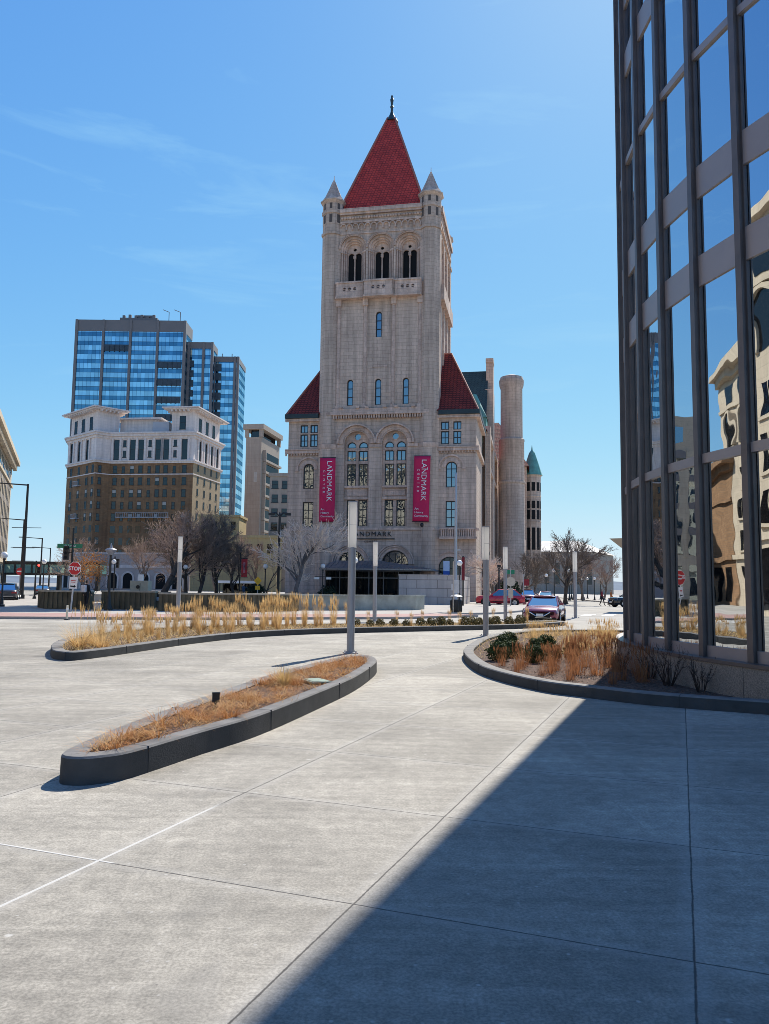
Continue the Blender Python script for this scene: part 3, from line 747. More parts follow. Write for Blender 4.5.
# --- rear pavilion and green-capped turret
m = MB(); m.box(-15, 16.4, 42, 62, 0, 21.5); m.box(14.3, 16.9, 46, 50, 0, 7); m.build('rear_pavilion', STONE, LAND)
m = MB(); E = [(-15.4, 41.6, 21.5), (16.8, 41.6, 21.5), (16.8, 62.4, 21.5), (-15.4, 62.4, 21.5)]; Rg = [(-7, 52, 31), (11.5, 52, 31)]
m.add(E+Rg, [(0,1,5,4), (1,2,5), (2,3,4,5), (3,0,4)]); m.build('pavilion_roof', TILE_BROWN, LAND)
m = MB(); tcx, tcy = 17.3, 50
m.lathe([(.3, 4.9), (1.0, 5.6), (1.55, 6.3), (1.62, 6.8), (1.48, 7.0), (1.48, 12.9), (1.55, 13.0), (1.48, 13.2), (1.48, 17.3), (1.55, 17.4), (1.48, 17.6), (1.48, 20.8), (1.7, 21.1)], 10, tcx, tcy, radians(8))
o = m.build('oriel_turret', STONE, LAND)
m = MB(); m.lathe([(1.8, 21.1), (1.65, 21.4), (1.12, 23.2), (.5, 25.1), (.12, 25.6), (.1, 25.9), (.02, 26.5)], 14, tcx, tcy); m.build('turret_cap', COPPER, o)
m = MB()
for k in range(10):
    a = radians(8) + 2*pi*(k+.5)/10
    m.M = Matrix.Translation((tcx, tcy, 0)) @ Matrix.Rotation(a+pi/2, 4, 'Z')
    for z0, z1 in ((18.3, 19.8), (15.3, 16.6), (13.4, 15.0), (8.2, 12.0)): m.box(-.3, .3, -1.44, -1.38, z0, z1)
split_build(m, 'turret_window', BLACK, o)
# --- hanging banners
def banner(name, x, tilt, label):
    t = thing(name, label, 'banner', LAND.matrix_basis @ Vector((x, -.28, 12.65)), radians(-10.6))
    t.rotation_euler = (0, radians(tilt), radians(-10.6))
    m = MB(); nx, nz_ = 4, 18; vs = []; fs = []
    for j in range(nz_+1):
        for i in range(nx+1):
            u, v = i/nx-.5, j/nz_-.5
            vs.append((u*1.85, .03*sin(v*9+u*4)+.02*sin(v*23), v*7.35))
    for j in range(nz_):
        for i in range(nx): a = j*(nx+1)+i; fs.append((a, a+1, a+nx+2, a+nx+1))
    m.add(vs, fs); o = m.build('cloth', BANNER, t, smooth=True)
    sm = o.modifiers.new('thickness', 'SOLIDIFY'); sm.thickness = .02
    # lettering reads downwards: tops of the letters to the right
    for body, size, x, z, sp in (('LANDMARK', .84, .22, .98, 1.06), ('CENTER', .36, -.40, .92, 2.45)):
        o2 = put_text(t, text_mesh(body, size, LETTER_W, .012, sp), (x, -.075, z))
        o2.rotation_euler = (pi/2, pi/2, 0)
    # small accent over the first A
    a = MB(); a.box(.60, .66, -.085, -.06, 2.15, 2.4); a.build('lettering', LETTER_W, t)
    for body, z in (('Art', -2.28), ('History', -2.68), ('Community', -3.08)):
        put_text(t, text_mesh(body, .34, LETTER_W, .012, .95, 'LEFT'), (-.72, -.075, z))
    p = MB()
    for z in (3.72, -3.72): p.tube((-.98, .0, z), (.98, .0, z), .04, n=8)
    for z in (3.72, -3.72): p.tube((0, 0, z), (0, .3 if abs(z) else 0, z), .035, n=6)
    p.build('banner_rod', IRON, t)
banner('banner', -5.95, 0, 'crimson banner hanging on the tower left of the arched windows, partly behind bare twigs')
banner('banner', 4.95, 1.2, 'crimson banner hanging on the tower right of the arched windows, clear of the trees')
t = thing('floodlight', 'small black floodlight fixed under the banner right of the arched windows', 'floodlight', LAND.matrix_basis @ Vector((5.0, .1, 8.5)), radians(-10.6))
m = MB(); m.ball((0, -.2, .1), .2, 10, 8, 1.2); m.tube((0, -.2, -.05), (0, .05, -.18), .05, n=6); m.build('lamp_head', IRON, t)
# --- glass vestibule with a metal hip canopy
t = thing('entrance_vestibule', 'dark glass entrance vestibule under a metal hipped canopy at the tower foot', 'entrance', LAND.matrix_basis @ Vector((.3, 0, .115)), radians(-10.6))
m = MB()
for x in (-5.2, -3.6, -2.0, -.4, 1.2, 2.8, 4.4): m.box(x, x+.12, -4.6, -4.45, 0, 3.26)
for z in (0, 2.4, 3.14): m.box(-5.2, 4.5, -4.58, -4.47, z, z+.12)
for x in (-5.2, 4.4):
    for y in (-3.2, -1.7, -.2): m.box(x, x+.12, y, y+.12, 0, 3.26)
m.build('frame', M_plain('vestibule_steel', (.11, .105, .10), .4, metal=.3), t)
g = MB()
g.poly([(-5.15, -4.52, .1), (4.45, -4.52, .1), (4.45, -4.52, 3.2), (-5.15, -4.52, 3.2)])
g.poly([(-5.14, -4.5, .1), (-5.14, -.1, .1), (-5.14, -.1, 3.5), (-5.14, -4.5, 3.5)]); g.poly([(4.46, -4.5, .1), (4.46, -.1, .1), (4.46, -.1, 3.5), (4.46, -4.5, 3.5)])
mg, nn, bb = _new('clear_dark_glass'); bb.inputs['Base Color'].default_value = (.03, .035, .035, 1); bb.inputs['Roughness'].default_value = .03; bb.inputs['Transmission Weight'].default_value = .8; bb.inputs['IOR'].default_value = 1.1
g.build('glass_wall', mg, t)
m = MB(); CAN = M_plain('canopy_metal', (.20, .225, .26), .30, metal=.7, var=.1); 
E = [(-5.6, -5.6, 3.45), (6.6, -5.6, 3.45), (6.6, .0, 3.45), (-5.6, .0, 3.45)]; Rg = [(-4.6, -2.6, 4.35), (.6, -2.6, 4.35)]
m.add(E+Rg, [(0,1,5,4), (1,2,5), (2,3,4,5), (3,0,4)]); m.box(-5.6, 6.6, -5.6, 0, 3.27, 3.44)
cn = m.build('canopy', CAN, t)
m = MB()
for i in range(26):
    x = -5.4 + i*.47; f = 1.0
    if x > .6: f = 1-(x-.6)/6.0
    if x < -4.6: f = 1+(x+4.6)/1.0
    m.tube((x, -5.6, 3.47), (x, -5.6+3.0*f, 3.47+.9*f), .022, n=4)
m.build('standing_seam', CAN, cn)
# interior things seen through the glass: a pale notice board
t2 = thing('notice_board', 'pale notice board standing inside the glass vestibule', 'board', LAND.matrix_basis @ Vector((2.2, -3.4, .115)), radians(-10.6))
m = MB(); m.box(-.45, .45, -.03, .03, .9, 2.9); m.build('panel', M_plain('pale_board', (.55, .55, .48), .6, var=.3, scale=1.5), t2)
m = MB(); m.box(-.42, -.36, -.04, .04, 0, .9); m.box(.36, .42, -.04, .04, 0, .9); m.box(-.5, .5, -.25, .25, 0, .05); m.build('stand', IRON, t2)
# ------------------------------------------------------------------ curved glass hall on the right
BRONZE = M_plain('bronze_anodised', (.135, .115, .11), .42, metal=.35, var=.15, scale=2.5, rvar=.08)
SPANDREL = M_plain('bronze_spandrel', (.33, .29, .285), .42, metal=.35, var=.08, scale=1.2)
CURTAIN = M_glass('mirror_curtain_glass', (.84, .88, .90), (.008, .009, .010), refl=.76, wave=.0055, wscale=.75)
GRANITE = M_plain('speckled_granite', (.24, .20, .165), .55, var=.55, scale=45, bump=.1)
HC = (15.45, 15.0); HR = 10.42
HALL = thing('glass_hall', 'tall curved hall with a bronze and mirror glass curtain wall on a speckled granite plinth', 'building', (HC[0], HC[1], 0))
def pol(a, r): return (r*cos(radians(a)), r*sin(radians(a)))
STEP = 6.4; A0 = 197.5 + 6.4*5
ANG = [A0 - STEP*i for i in range(24)]
RG = HR - .13
m = MB(); pts_o = [pol(A0+3 - (STEP*24)*i/96, RG+.22) for i in range(97)]
# plinth in separate stones (joints 4 mm)
pl = MB()
for i in range(len(ANG)-1):
    a0, a1 = ANG[i]-.03, ANG[i+1]+.03
    o_ = [pol(a0+(a1-a0)*k/4, RG+.26) for k in range(5)]; i_ = [pol(a0+(a1-a0)*k/4, RG-.3) for k in range(4, -1, -1)]
    pl.prism(o_+i_, -.1, .56, top=True)
pl.build('plinth', GRANITE, HALL)
cap = MB(); o_ = [pol(A0-(STEP*23)*k/92, RG+.275) for k in range(93)]; i_ = [pol(A0-(STEP*23)*k/92, RG-.2) for k in range(92, -1, -1)]
cap.prism(o_+i_, .565, .62, bottom=True); cap.build('plinth_cap', BRONZE, HALL)
TOPZ = 21.0
lev = [.62, 3.82, 6.9, 8.5, 11.0, 13.1, 14.7, 17.2, 19.3]     # bottoms of glass tiers
bars = [(.62, .80, 0), (3.82, 3.98, 0), (6.88, 7.42, 1), (8.45, 9.02, 1), (11.0, 11.14, 0), (13.05, 13.6, 1), (14.65, 15.2, 1), (17.2, 17.36, 0), (19.3, 19.9, 1)]
# one fin, one bay of bars and the panes, copied round the arc
fin = MB()
fin.box(-.045, .045, -.08, .10, .62, TOPZ); fin.box(-.08, .08, -.03, .10, .62, TOPZ); fin.box(-.062, .062, -.115, -.08, .62, TOPZ)
fin_me = fin.mesh('mullion', BRONZE)
HWB = RG*sin(radians(STEP/2)); AP = RG*cos(radians(STEP/2))
bar_mes = []
for z0, z1, k in bars:
    b1 = MB(); b1.box(-HWB+.06, HWB-.06, -.03 if k else -.045, .05, z0, z1); bar_mes.append(('spandrel' if k else 'transom', b1.mesh('spandrel' if k else 'transom', SPANDREL)))
hd_ = MB(); hd_.box(-HWB+.06, HWB-.06, -.02, .05, TOPZ-.25, TOPZ); hd_me = hd_.mesh('glazed_bay', SPANDREL)
tiers = [(.80, 3.82), (3.98, 6.88), (7.42, 8.45), (9.02, 11.0), (11.14, 13.05), (13.6, 14.65), (15.2, 17.2), (17.36, 19.3), (19.9, TOPZ-.25)]
pane_me = []
for z0, z1 in tiers:
    g = MB(); g.box(-HWB+.05, HWB-.05, .0, .03, z0-.01, z1+.01); pane_me.append(g.mesh('pane', CURTAIN))
for i, a in enumerate(ANG):
    x, y = pol(a, RG)
    link('mullion', fin_me, HALL, (x, y, 0), radians(a)+pi/2)
    if i < len(ANG)-1:
        am = a-STEP/2; x, y = pol(am, AP)
        b_ = link('glazed_bay', hd_me, HALL, (x, y, 0), radians(am)+pi/2)
        for nm_, me_ in bar_mes: link(nm_, me_, b_)
        if 3 <= i <= 12:
            for pm in pane_me: link('pane', pm, b_, (R.uniform(-.002, .002), R.uniform(-.001, .001), 0), R.uniform(-.006, .006))
        else:
            g = MB(); g.box(-HWB+.09, HWB-.09, 0, .03, .62, TOPZ); g.build('pane', CURTAIN, b_)
# body behind the curtain wall and roof edge
m = MB(); m.lathe([(RG-.12, -.1), (RG-.12, TOPZ)], 96); m.build('core_wall', BLACK, HALL)
m = MB(); m.lathe([(RG+.36, TOPZ), (RG+.36, TOPZ+.8)], 96); m.build('roof_edge', BRONZE, HALL)
# low roof wing projecting beyond the hall over the street entrance
t = thing('entrance_awning', 'thin flat awning projecting past the far edge of the glass hall', 'awning', (0, 0, 0))
m = MB(); m.add([(17.2, 59.5, 5.55), (30, 57, 5.9), (30, 65, 5.9), (19.0, 64, 5.55), (18.6, 61.2, 4.95), (30, 59.5, 4.7), (30, 63.5, 4.7), (20, 63, 4.95)],
                 [(0,1,2,3), (4,5,6,7), (0,1,5,4), (3,2,6,7), (0,4,7,3), (1,2,6,5)])
m.build('roof', M_plain('awning_cladding', (.30, .25, .2), .6), t)
m = MB()
for x, y in ((26, 60), (26, 63), (29.5, 60), (29.5, 63)): m.box(x-.2, x+.2, y-.2, y+.2, 0, 4.9)
m.build('column', SPANDREL, t)

# ------------------------------------------------------------------ facade helper: s along p0>p1, outward to the right of travel
class Face:
    def __init__(s, parent, p0, p1):
        s.par = parent; s.p0 = Vector((p0[0], p0[1], 0)); d = Vector((p1[0]-p0[0], p1[1]-p0[1], 0)); s.L = d.length
        s.rz = atan2(d.y, d.x); s.M = Matrix.Translation(s.p0) @ Matrix.Rotation(s.rz, 4, 'Z')
    def pos(s, u, w, z): return tuple(s.M @ Vector((u, w, z)))
    def put(s, name, me, u, w, z, parent=None): return link(name, me, parent or s.par, s.pos(u, w, z), s.rz)

# ------------------------------------------------------------------ brown brick hotel with terracotta top
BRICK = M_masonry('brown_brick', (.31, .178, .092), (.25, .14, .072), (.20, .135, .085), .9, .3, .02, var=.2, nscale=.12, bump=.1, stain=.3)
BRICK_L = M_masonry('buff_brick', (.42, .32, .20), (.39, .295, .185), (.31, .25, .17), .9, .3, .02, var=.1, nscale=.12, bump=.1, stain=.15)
CREAM = M_masonry('cream_terracotta', (.80, .70, .64), (.76, .665, .61), (.62, .55, .51), 2.2, .8, .02, var=.1, nscale=.2, bump=.1, stain=.25)
ROOFGREY = M_plain('grey_roof_metal', (.42, .42, .44), .55, var=.12, scale=.3)
WDARK = M_glass('dark_window_glass', (.22, .24, .26), (.008, .008, .009), refl=.2, wave=.02, wscale=.6)
BLIND = M_plain('window_blind', (.42, .40, .36), .8, var=.15, scale=.8)
HOT = thing('hotel_building', 'twelve storey brown brick hotel with cream terracotta top floors and wide eaves', 'building')
P = [(-87.0, 211.5), (-75.2, 200.5), (-72.2, 203.2), (-49.7, 200.2), (-46.4, 218)]
Z1, Z2, Z3 = 33.2, 40.6, 47.2
poly = P + [(-60, 236), (-94, 236)]
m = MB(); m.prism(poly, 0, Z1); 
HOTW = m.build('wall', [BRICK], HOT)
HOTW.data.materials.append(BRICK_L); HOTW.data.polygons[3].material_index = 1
m = MB(); m.prism([(p[0], p[1]) for p in poly], Z1, Z2); m.build('upper_wall', CREAM, HOT)
def off(poly, d):
    n = len(poly); out = []
    for i in range(n):
        a, b, c = Vector(poly[i-1]), Vector(poly[i]), Vector(poly[(i+1) % n])
        n1 = Vector(((b-a).y, -(b-a).x)).normalized(); n2 = Vector(((c-b).y, -(c-b).x)).normalized()
        k = (n1+n2); k = k/max(.3, (k.dot(n1))); out.append((b.x+k.x*d, b.y+k.y*d))
    return out
m = MB()
for z0, z1, d in ((Z1-.3, Z1+.2, .35), (Z1+.2, Z1+.55, .6), (Z2-1.1, Z2-.5, .3), (Z2-.5, Z2+.1, .75), (Z2+.1, Z2+.5, 1.05), (29.9, 30.15, .12)):
    m.prism(off(poly, d), z0, z1, bottom=True)
split_build(m, 'cornice', CREAM, HOT)
m = MB(); m.prism(off(poly, .12), 0, 9.2); m.build('base_wall', M_plain('mauve_limestone', (.48, .40, .36), .85, var=.15, scale=.3), HOT)
m = MB()
for z0, z1 in ((5.6, 6.3), (9.2, 9.6)): m.prism(off(poly, .25), z0, z1, bottom=True)
m.build('string_course', CREAM, HOT)
FX = [Face(HOT, P[i], P[i+1]) for i in range(4)]
def hwin(w, h, pale=False):
    f = MB(); f.box(-w/2-.14, w/2+.14, -.10, .02, -.18, 0); f.box(-w/2, -w/2+.1, -.06, .02, 0, h); f.box(w/2-.1, w/2, -.06, .02, 0, h); f.box(-w/2, w/2, -.06, .02, h-.1, h); f.box(-w/2, w/2, -.05, .02, h*.5-.05, h*.5+.05)
    g = MB(); g.poly([(-w/2, -.025, 0), (w/2, -.025, 0), (w/2, -.025, h), (-w/2, -.025, h)])
    b = MB(); b.poly([(-w/2+.1, -.035, h*.5), (w/2-.1, -.035, h*.5), (w/2-.1, -.035, h-.1), (-w/2+.1, -.035, h-.1)])
    return f, g, b
F1, G1, B1 = hwin(1.15, 1.9); wf = F1.mesh('window', W_FRAME); wg = G1.mesh('pane', WDARK); wb = B1.mesh('blind', BLIND)
F2, G2, B2 = hwin(.85, 1.7); wf2 = F2.mesh('window', W_FRAME); wg2 = G2.mesh('pane', WDARK)
cols = {0: [(2.6, 0), (7.0, 0), (11.6, 0), (14.8, 0)], 1: [(1.2, 1)], 2: [(1.3, 0), (3.6, 1), (6.0, 0), (8.3, 0), (10.7, 1), (13.0, 0), (15.2, 0), (17.6, 1), (20.3, 0)], 3: [(3.0, 1), (7.3, 1), (11.5, 1), (15.4, 1)]}
rest = MB()
for row in range(9):
    z = Z1 - 2.75 - 3.15*row
    if z < 4: break
    for fi, cc in cols.items():
        for (u, k) in cc:
            if row < 5:
                o = FX[fi].put('window', wf2 if k else wf, u, 0, z + (.7 if fi == 3 and int(u) % 2 else 0))
                link('pane', wg2 if k else wg, o)
                if not k and R.random() < .45: link('blind', wb, o)
            else:
                rest.M = FX[fi].M @ Matrix.Translation((u, 0, z)); w = .5 if k else .67
                rest.box(-w, w, -.04, .02, 0, 1.8)
rest.M = None
o = rest.build('window', WDARK, HOT); o['kind'] = 'stuff'
# cream floors: tall two-storey windows between pilasters
F3, G3, B3 = hwin(1.5, 5.2); tf = F3.mesh('tall_window', W_FRAME); tg = G3.mesh('pane', WDARK)
pil = MB(); pil.box(-.28, .28, -.3, .02, Z1+.55, Z2-1.1); pil_me = pil.mesh('pilaster', CREAM)
for fi, us in {0: (2.6, 7.0, 11.6), 1: (), 2: (1.5, 6.0, 8.3, 13.0, 15.2, 20.2), 3: (3.5, 7.3, 11.2, 15.0)}.items():
    for u in us:
        o = FX[fi].put('tall_window', tf, u, 0, 34.0); link('pane', tg, o)
        for d in (-1.12, 1.12): FX[fi].put('pilaster', pil_me, u+d, 0, 0)
for u in (3.7, 10.7, 17.6):
    for z in (34.6, 37.4): o = FX[2].put('window', wf2, u, 0, z); link('pane', wg2, o)
m = MB()
for fi, u in ((0, 7.0), (2, 6.0), (2, 13.2)):
    m.M = FX[fi].M; w = 3.6 if fi == 2 else 1.5
    for z in ((18.6,) if fi == 2 else (27.2, 18.5)):
        m.box(u-w, u+w, -1.0, 0, z, z+.2)
        for k in range(int(w*4)+1): m.box(u-w+k*.5, u-w+k*.5+.06, -1.0, -.94, z+.2, z+1.2)
        m.box(u-w, u+w, -1.0, -.92, z+1.2, z+1.3)
m.M = None; m.build('balcony', ROOFGREY, HOT)
# attic pavilions under projecting eaves
def attic(foot, name):
    m = MB(); m.prism(foot, Z2+.4, Z3-.3); m.build('attic_wall', CREAM, HOT)
    e = MB(); e.prism(off(foot, 2.0), Z3, Z3+.35, bottom=True); e.prism(off(foot, 1.6), Z3-.3, Z3, bottom=True)
    n = len(foot)
    for i in range(n):
        a, b = Vector(foot[i]), Vector(foot[(i+1) % n]); d = (b-a); ln = d.length; d.normalize(); nn_ = Vector((d.y, -d.x))
        for k in range(int(ln/1.1)):
            p = a + d*(k*1.1+.5); q = p+nn_*1.5
            e.M = Matrix.Translation((p.x, p.y, 0)) @ Matrix.Rotation(atan2(nn_.y, nn_.x), 4, 'Z'); e.box(0, 1.5, -.18, .18, Z3-.75, Z3-.3)
            e.M = None
    e.build('eaves', CREAM, HOT)
    t = MB(); o = off(foot, 1.9); c = Vector((sum(p[0] for p in foot)/n, sum(p[1] for p in foot)/n))
    t.add([(p[0], p[1], Z3+.36) for p in o] + [(c.x, c.y, Z3+1.6)], [(i, (i+1) % n, n) for i in range(n)]); t.build('roof', ROOFGREY, HOT)
A1 = [(-86.4, 211.6), (-75.3, 201.0), (-71.0, 205.2), (-81.5, 216.5)]
attic(A1, 'a'); A3 = [(-56.0, 201.3), (-50.0, 200.5), (-46.9, 217.4), (-53.5, 218)]
attic(A3, 'b')
A2 = [(-71.2, 206.4), (-60.6, 205.0), (-60.0, 212.0), (-71, 213)]
m = MB(); m.prism(A2, Z2+.4, Z3-2.0); m.build('attic_wall', CREAM, HOT)
m = MB(); m.prism(off(A2, 1.3), Z3-2.0, Z3-1.6, bottom=True); m.build('eaves', CREAM, HOT)
m = MB(); m.prism([(-61.5, 203.0), (-57, 202.3), (-57, 214), (-61.5, 214)], Z2+.4, Z2+3.6); m.build('attic_wall', ROOFGREY, HOT)
F4, G4, B4 = hwin(1.7, 3.4); af = F4.mesh('attic_window', W_FRAME); ag = G4.mesh('pane', WDARK)
for face, us in ((Face(HOT, A1[0], A1[1]), (2.8, 7.2, 11.8)), (Face(HOT, A3[0], A3[1]), (3.0,)), (Face(HOT, A3[1], A3[2]), (4, 8.5, 13))):
    for u in us: o = face.put('attic_window', af, u, 0, 42.0); link('pane', ag, o)
m = MB(); m.box(-66.6, -64, 206, 208, Z2, Z2+3.0); m.build('chimney', BRICK, HOT)
m = MB()
for fi, us in ((2, (2, 6.2, 10.6, 15.1, 19.6)), (0, (3, 8, 13))):
    for u in us:
        m.M = FX[fi].M; m.archring(u, 3.0, 1.3, 1.75, -.3, -.1, zb=.3, n=12)
m.M = None; split_build(m, 'arch_surround', CREAM, HOT)
m = MB()
for fi, us in ((2, (2, 6.2, 10.6, 15.1, 19.6)), (0, (3, 8, 13))):
    for u in us:
        m.M = FX[fi].M; m.poly([(p[0], -.16, p[1]) for p in archpoly(u, .3, 3.0, 1.3, 10)])
m.M = None; split_build(m, 'arched_window', BLACK, HOT)

# ------------------------------------------------------------------ blue glass office tower in three steps
def M_curtain(name):
    """storey-high bands: vision glass, blue spandrel, thin transoms and mullions, all mirror-like"""
    m, n, b = _new(name); out = n.nodes['Material Output']; n.nodes.remove(b)
    t, c = wallcoord(n)
    s = N(n, 'SeparateXYZ'); L(n, c.outputs[0], s.inputs[0])
    def mth(op, a, v=None):
        x = N(n, 'Math', operation=op)
        for i, q in enumerate((a, v)):
            if q is None: continue
            if isinstance(q, (int, float)): x.inputs[i].default_value = q
            else: L(n, q, x.inputs[i])
        return x.outputs[0]
    fz = mth('FRACT', mth('DIVIDE', s.outputs['Y'], 3.65)); fx = mth('FRACT', mth('DIVIDE', s.outputs['X'], 1.52))
    vis = mth('GREATER_THAN', fz, .45)
    line = mth('MAXIMUM', mth('LESS_THAN', fx, .055), mth('MAXIMUM', mth('LESS_THAN', fz, .03), mth('LESS_THAN', mth('ABSOLUTE', mth('SUBTRACT', fz, .45)), .02)))
    cell = N(n, 'CombineXYZ'); L(n, mth('FLOOR', mth('DIVIDE', s.outputs['X'], 1.52)), cell.inputs['X']); L(n, mth('FLOOR', mth('DIVIDE', s.outputs['Y'], 3.65)), cell.inputs['Y'])
    wn = N(n, 'TexWhiteNoise'); L(n, cell.outputs[0], wn.inputs['Vector'])
    mc = N(n, 'MixRGB'); L(n, vis, mc.inputs['Fac']); mc.inputs['Color1'].default_value = (.15, .33, .47, 1); mc.inputs['Color2'].default_value = (.58, .80, .90, 1)
    vr = N(n, 'MapRange'); vr.inputs['To Min'].default_value = .72; vr.inputs['To Max'].default_value = 1.1; L(n, wn.outputs['Value'], vr.inputs['Value'])
    mv = N(n, 'MixRGB', blend_type='MULTIPLY'); mv.inputs['Fac'].default_value = 1; L(n, mc.outputs[0], mv.inputs['Color1']); L(n, vr.outputs[0], mv.inputs['Color2'])
    ml = N(n, 'MixRGB'); L(n, line, ml.inputs['Fac']); L(n, mv.outputs[0], ml.inputs['Color1']); ml.inputs['Color2'].default_value = (.05, .08, .12, 1)
    g = N(n, 'BsdfGlossy'); g.inputs['Roughness'].default_value = .06; L(n, ml.outputs[0], g.inputs['Color'])
    d = N(n, 'BsdfDiffuse'); d.inputs['Color'].default_value = (.02, .05, .09, 1)
    mx = N(n, 'MixShader'); mx.inputs[0].default_value = .86; L(n, d.outputs[0], mx.inputs[1]); L(n, g.outputs[0], mx.inputs[2]); L(n, mx.outputs[0], out.inputs['Surface'])
    nz = N(n, 'TexNoise', Scale=.12, Detail=2.0); L(n, t.outputs['Object'], nz.inputs['Vector']); bp = N(n, 'Bump'); bp.inputs['Strength'].default_value = .6; bp.inputs['Distance'].default_value = .25
    L(n, nz.outputs['Fac'], bp.inputs['Height']); L(n, bp.outputs[0], g.inputs['Normal'])
    return m
CURT = M_curtain('blue_curtain_glass')
CLAD = M_plain('brown_grey_cladding', (.17, .155, .15), .55, var=.1, scale=.2)
TOW = thing('glass_office_tower', 'stepped blue glass office tower with dark vertical bands rising behind the brown hotel', 'building')
def block(x0, x1, y0, y1, z, bandz, mull):
    m = MB(); m.box(x0, x1, y0, y1, 0, z-bandz); m.build('glass_wall', CURT, TOW)
    m = MB(); m.box(x0-.15, x1+.15, y0-.15, y1+.15, z-bandz, z); m.build('parapet', CLAD, TOW)
    m = MB()
    for u in mull: m.box(u-.45, u+.45, y0-.55, y0+.02, 0, z-.02)
    for u in (x0+.1, x1-.1): m.box(u-.5, u+.5, y0-.5, y0+.6, 0, z-.02)
    m.build('mullion_band', CLAD, TOW)
X0, X1 = -122.5, -79.6
block(X0, X1, 300, 311, 105.2, 4.6, [X0 + (X1-X0)*k/4 for k in (1, 2, 3)])
block(X1-.3, -69.7, 305, 314, 98.2, 2.6, [-73.2, -79])
block(-70.0, -60.2, 310, 326, 93.9, 2.2, [-61.5])
m = MB()
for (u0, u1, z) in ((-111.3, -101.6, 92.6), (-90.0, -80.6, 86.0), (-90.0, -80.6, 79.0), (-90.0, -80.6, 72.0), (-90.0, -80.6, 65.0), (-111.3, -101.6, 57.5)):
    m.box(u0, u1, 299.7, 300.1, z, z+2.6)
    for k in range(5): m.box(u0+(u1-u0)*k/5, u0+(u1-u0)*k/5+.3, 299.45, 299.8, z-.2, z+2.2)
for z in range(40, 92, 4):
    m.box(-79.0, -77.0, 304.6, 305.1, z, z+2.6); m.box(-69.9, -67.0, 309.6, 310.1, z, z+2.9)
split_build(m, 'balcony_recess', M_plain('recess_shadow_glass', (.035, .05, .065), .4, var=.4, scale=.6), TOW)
m = MB(); m.box(-107, -92, 304, 314, 105.2, 107.6); m.box(-101, -94, 305, 312, 107.6, 109); 
for x in (-86.5, -82.0): m.tube((x, 301, 105.2), (x, 301, 109), .15, n=6); m.tube((x, 301, 109), (x-2.5, 301, 110), .12, n=6)
for k in range(6): m.box(-106+k*2.4, -105+k*2.4, 304, 305, 107.6, 108.6+.3*(k % 2))
for x in (-76, -72.2, -67, -63): m.tube((x, 311, 93.9 if x > -70 else 98.2), (x, 311, 99.6 if x < -70 else 95.4), .18, n=6)
m.build('roof_plant', CLAD, TOW)

# ------------------------------------------------------------------ tan slab building, low blocks between hotel and courthouse
TAN = M_masonry('tan_concrete', (.40, .335, .27), (.38, .315, .255), (.32, .265, .215), 3.0, 1.2, .03, var=.08, nscale=.1, bump=.1, stain=.2)
t = thing('tan_slab_building', 'narrow tan concrete building with a capped top and louvred sunlit side beside the glass tower', 'building')
m = MB(); q = [(-43.6, 241), (-38.6, 240), (-35.4, 258), (-40.6, 259)]
m.prism(q, 0, 47.6); m.build('wall', TAN, t)
m = MB(); m.prism(off(q, -1.2), 47.6, 50.0); m.build('top_recess', WDARK, t)
m = MB(); m.prism(off(q, .8), 50.0, 51.6, bottom=True)
for p in off(q, -.2): m.box(p[0]-.6, p[0]+.6, p[1]-.6, p[1]+.6, 47.6, 50)
m.build('roof_slab', TAN, t)
f = Face(t, q[1], q[2])
lv = MB(); lv.box(1.5, 17.5, -1.1, .02, 0, .7); lv.box(1.5, 1.9, -1.1, .02, .7, 3.6); lv_me = lv.mesh('balcony', TAN)
gl = MB(); gl.box(1.9, 17.4, -.06, .01, .7, 3.4); gl_me = gl.mesh('window_band', WDARK)
for k in range(9):
    z = 10.5+k*3.7
    f.put('balcony', lv_me, 0, 0, z); f.put('window_band', gl_me, 0, 0, z)
fl = Face(t, q[0], q[1]); m = MB(); m.M = fl.M; m.box(2.9, 3.9, -.06, 0, 33.4, 36.6); m.M = None; m.build('window', BLIND, t)

t = thing('grey_annex_building', 'low grey stone block with small windows in the gap left of the courthouse', 'building')
m = MB(); m.box(-29.6, -22.5, 199, 212, 0, 30.2); m.build('wall', TAN, t)
m = MB(); m.box(-29.9, -22.2, 198.7, 212.3, 29.6, 30.4); m.build('parapet', TAN, t)
fw = hwin(1.6, 2.0); a_, b_ = fw[0].mesh('window', W_FRAME), fw[1].mesh('pane', WDARK)
for z in (26.4, 22.8, 19.2, 15.6):
    for x in (-28.2, -25.6): o = link('window', a_, t, (x, 199, z)); link('pane', b_, o)
t = thing('yellow_low_building', 'long low buff building with a stepped flat roof behind the park trees', 'building')
BUFF = M_masonry('buff_wall', (.46, .36, .19), (.43, .335, .175), (.36, .29, .16), 2.0, .8, .02, var=.1, nscale=.15, bump=.1, stain=.2)
m = MB(); m.box(-47, -26, 190, 200, 0, 13.5); m.box(-46, -36, 193, 203, 13.5, 18.6); m.build('wall', BUFF, t)
m = MB(); m.box(-47.3, -25.7, 189.7, 200.3, 13.1, 13.7); m.box(-46.3, -35.7, 192.7, 203.3, 18.3, 18.9); m.build('parapet', BUFF, t)
m = MB()
for i in range(8): m.box(-46+i*2.5, -44.6+i*2.5, 189.94, 190.02, 9.3, 11.6)
for i in range(4): m.box(-45+i*2.3, -43.8+i*2.3, 192.94, 193.02, 15.2, 17.2)
split_build(m, 'window', WDARK, t)

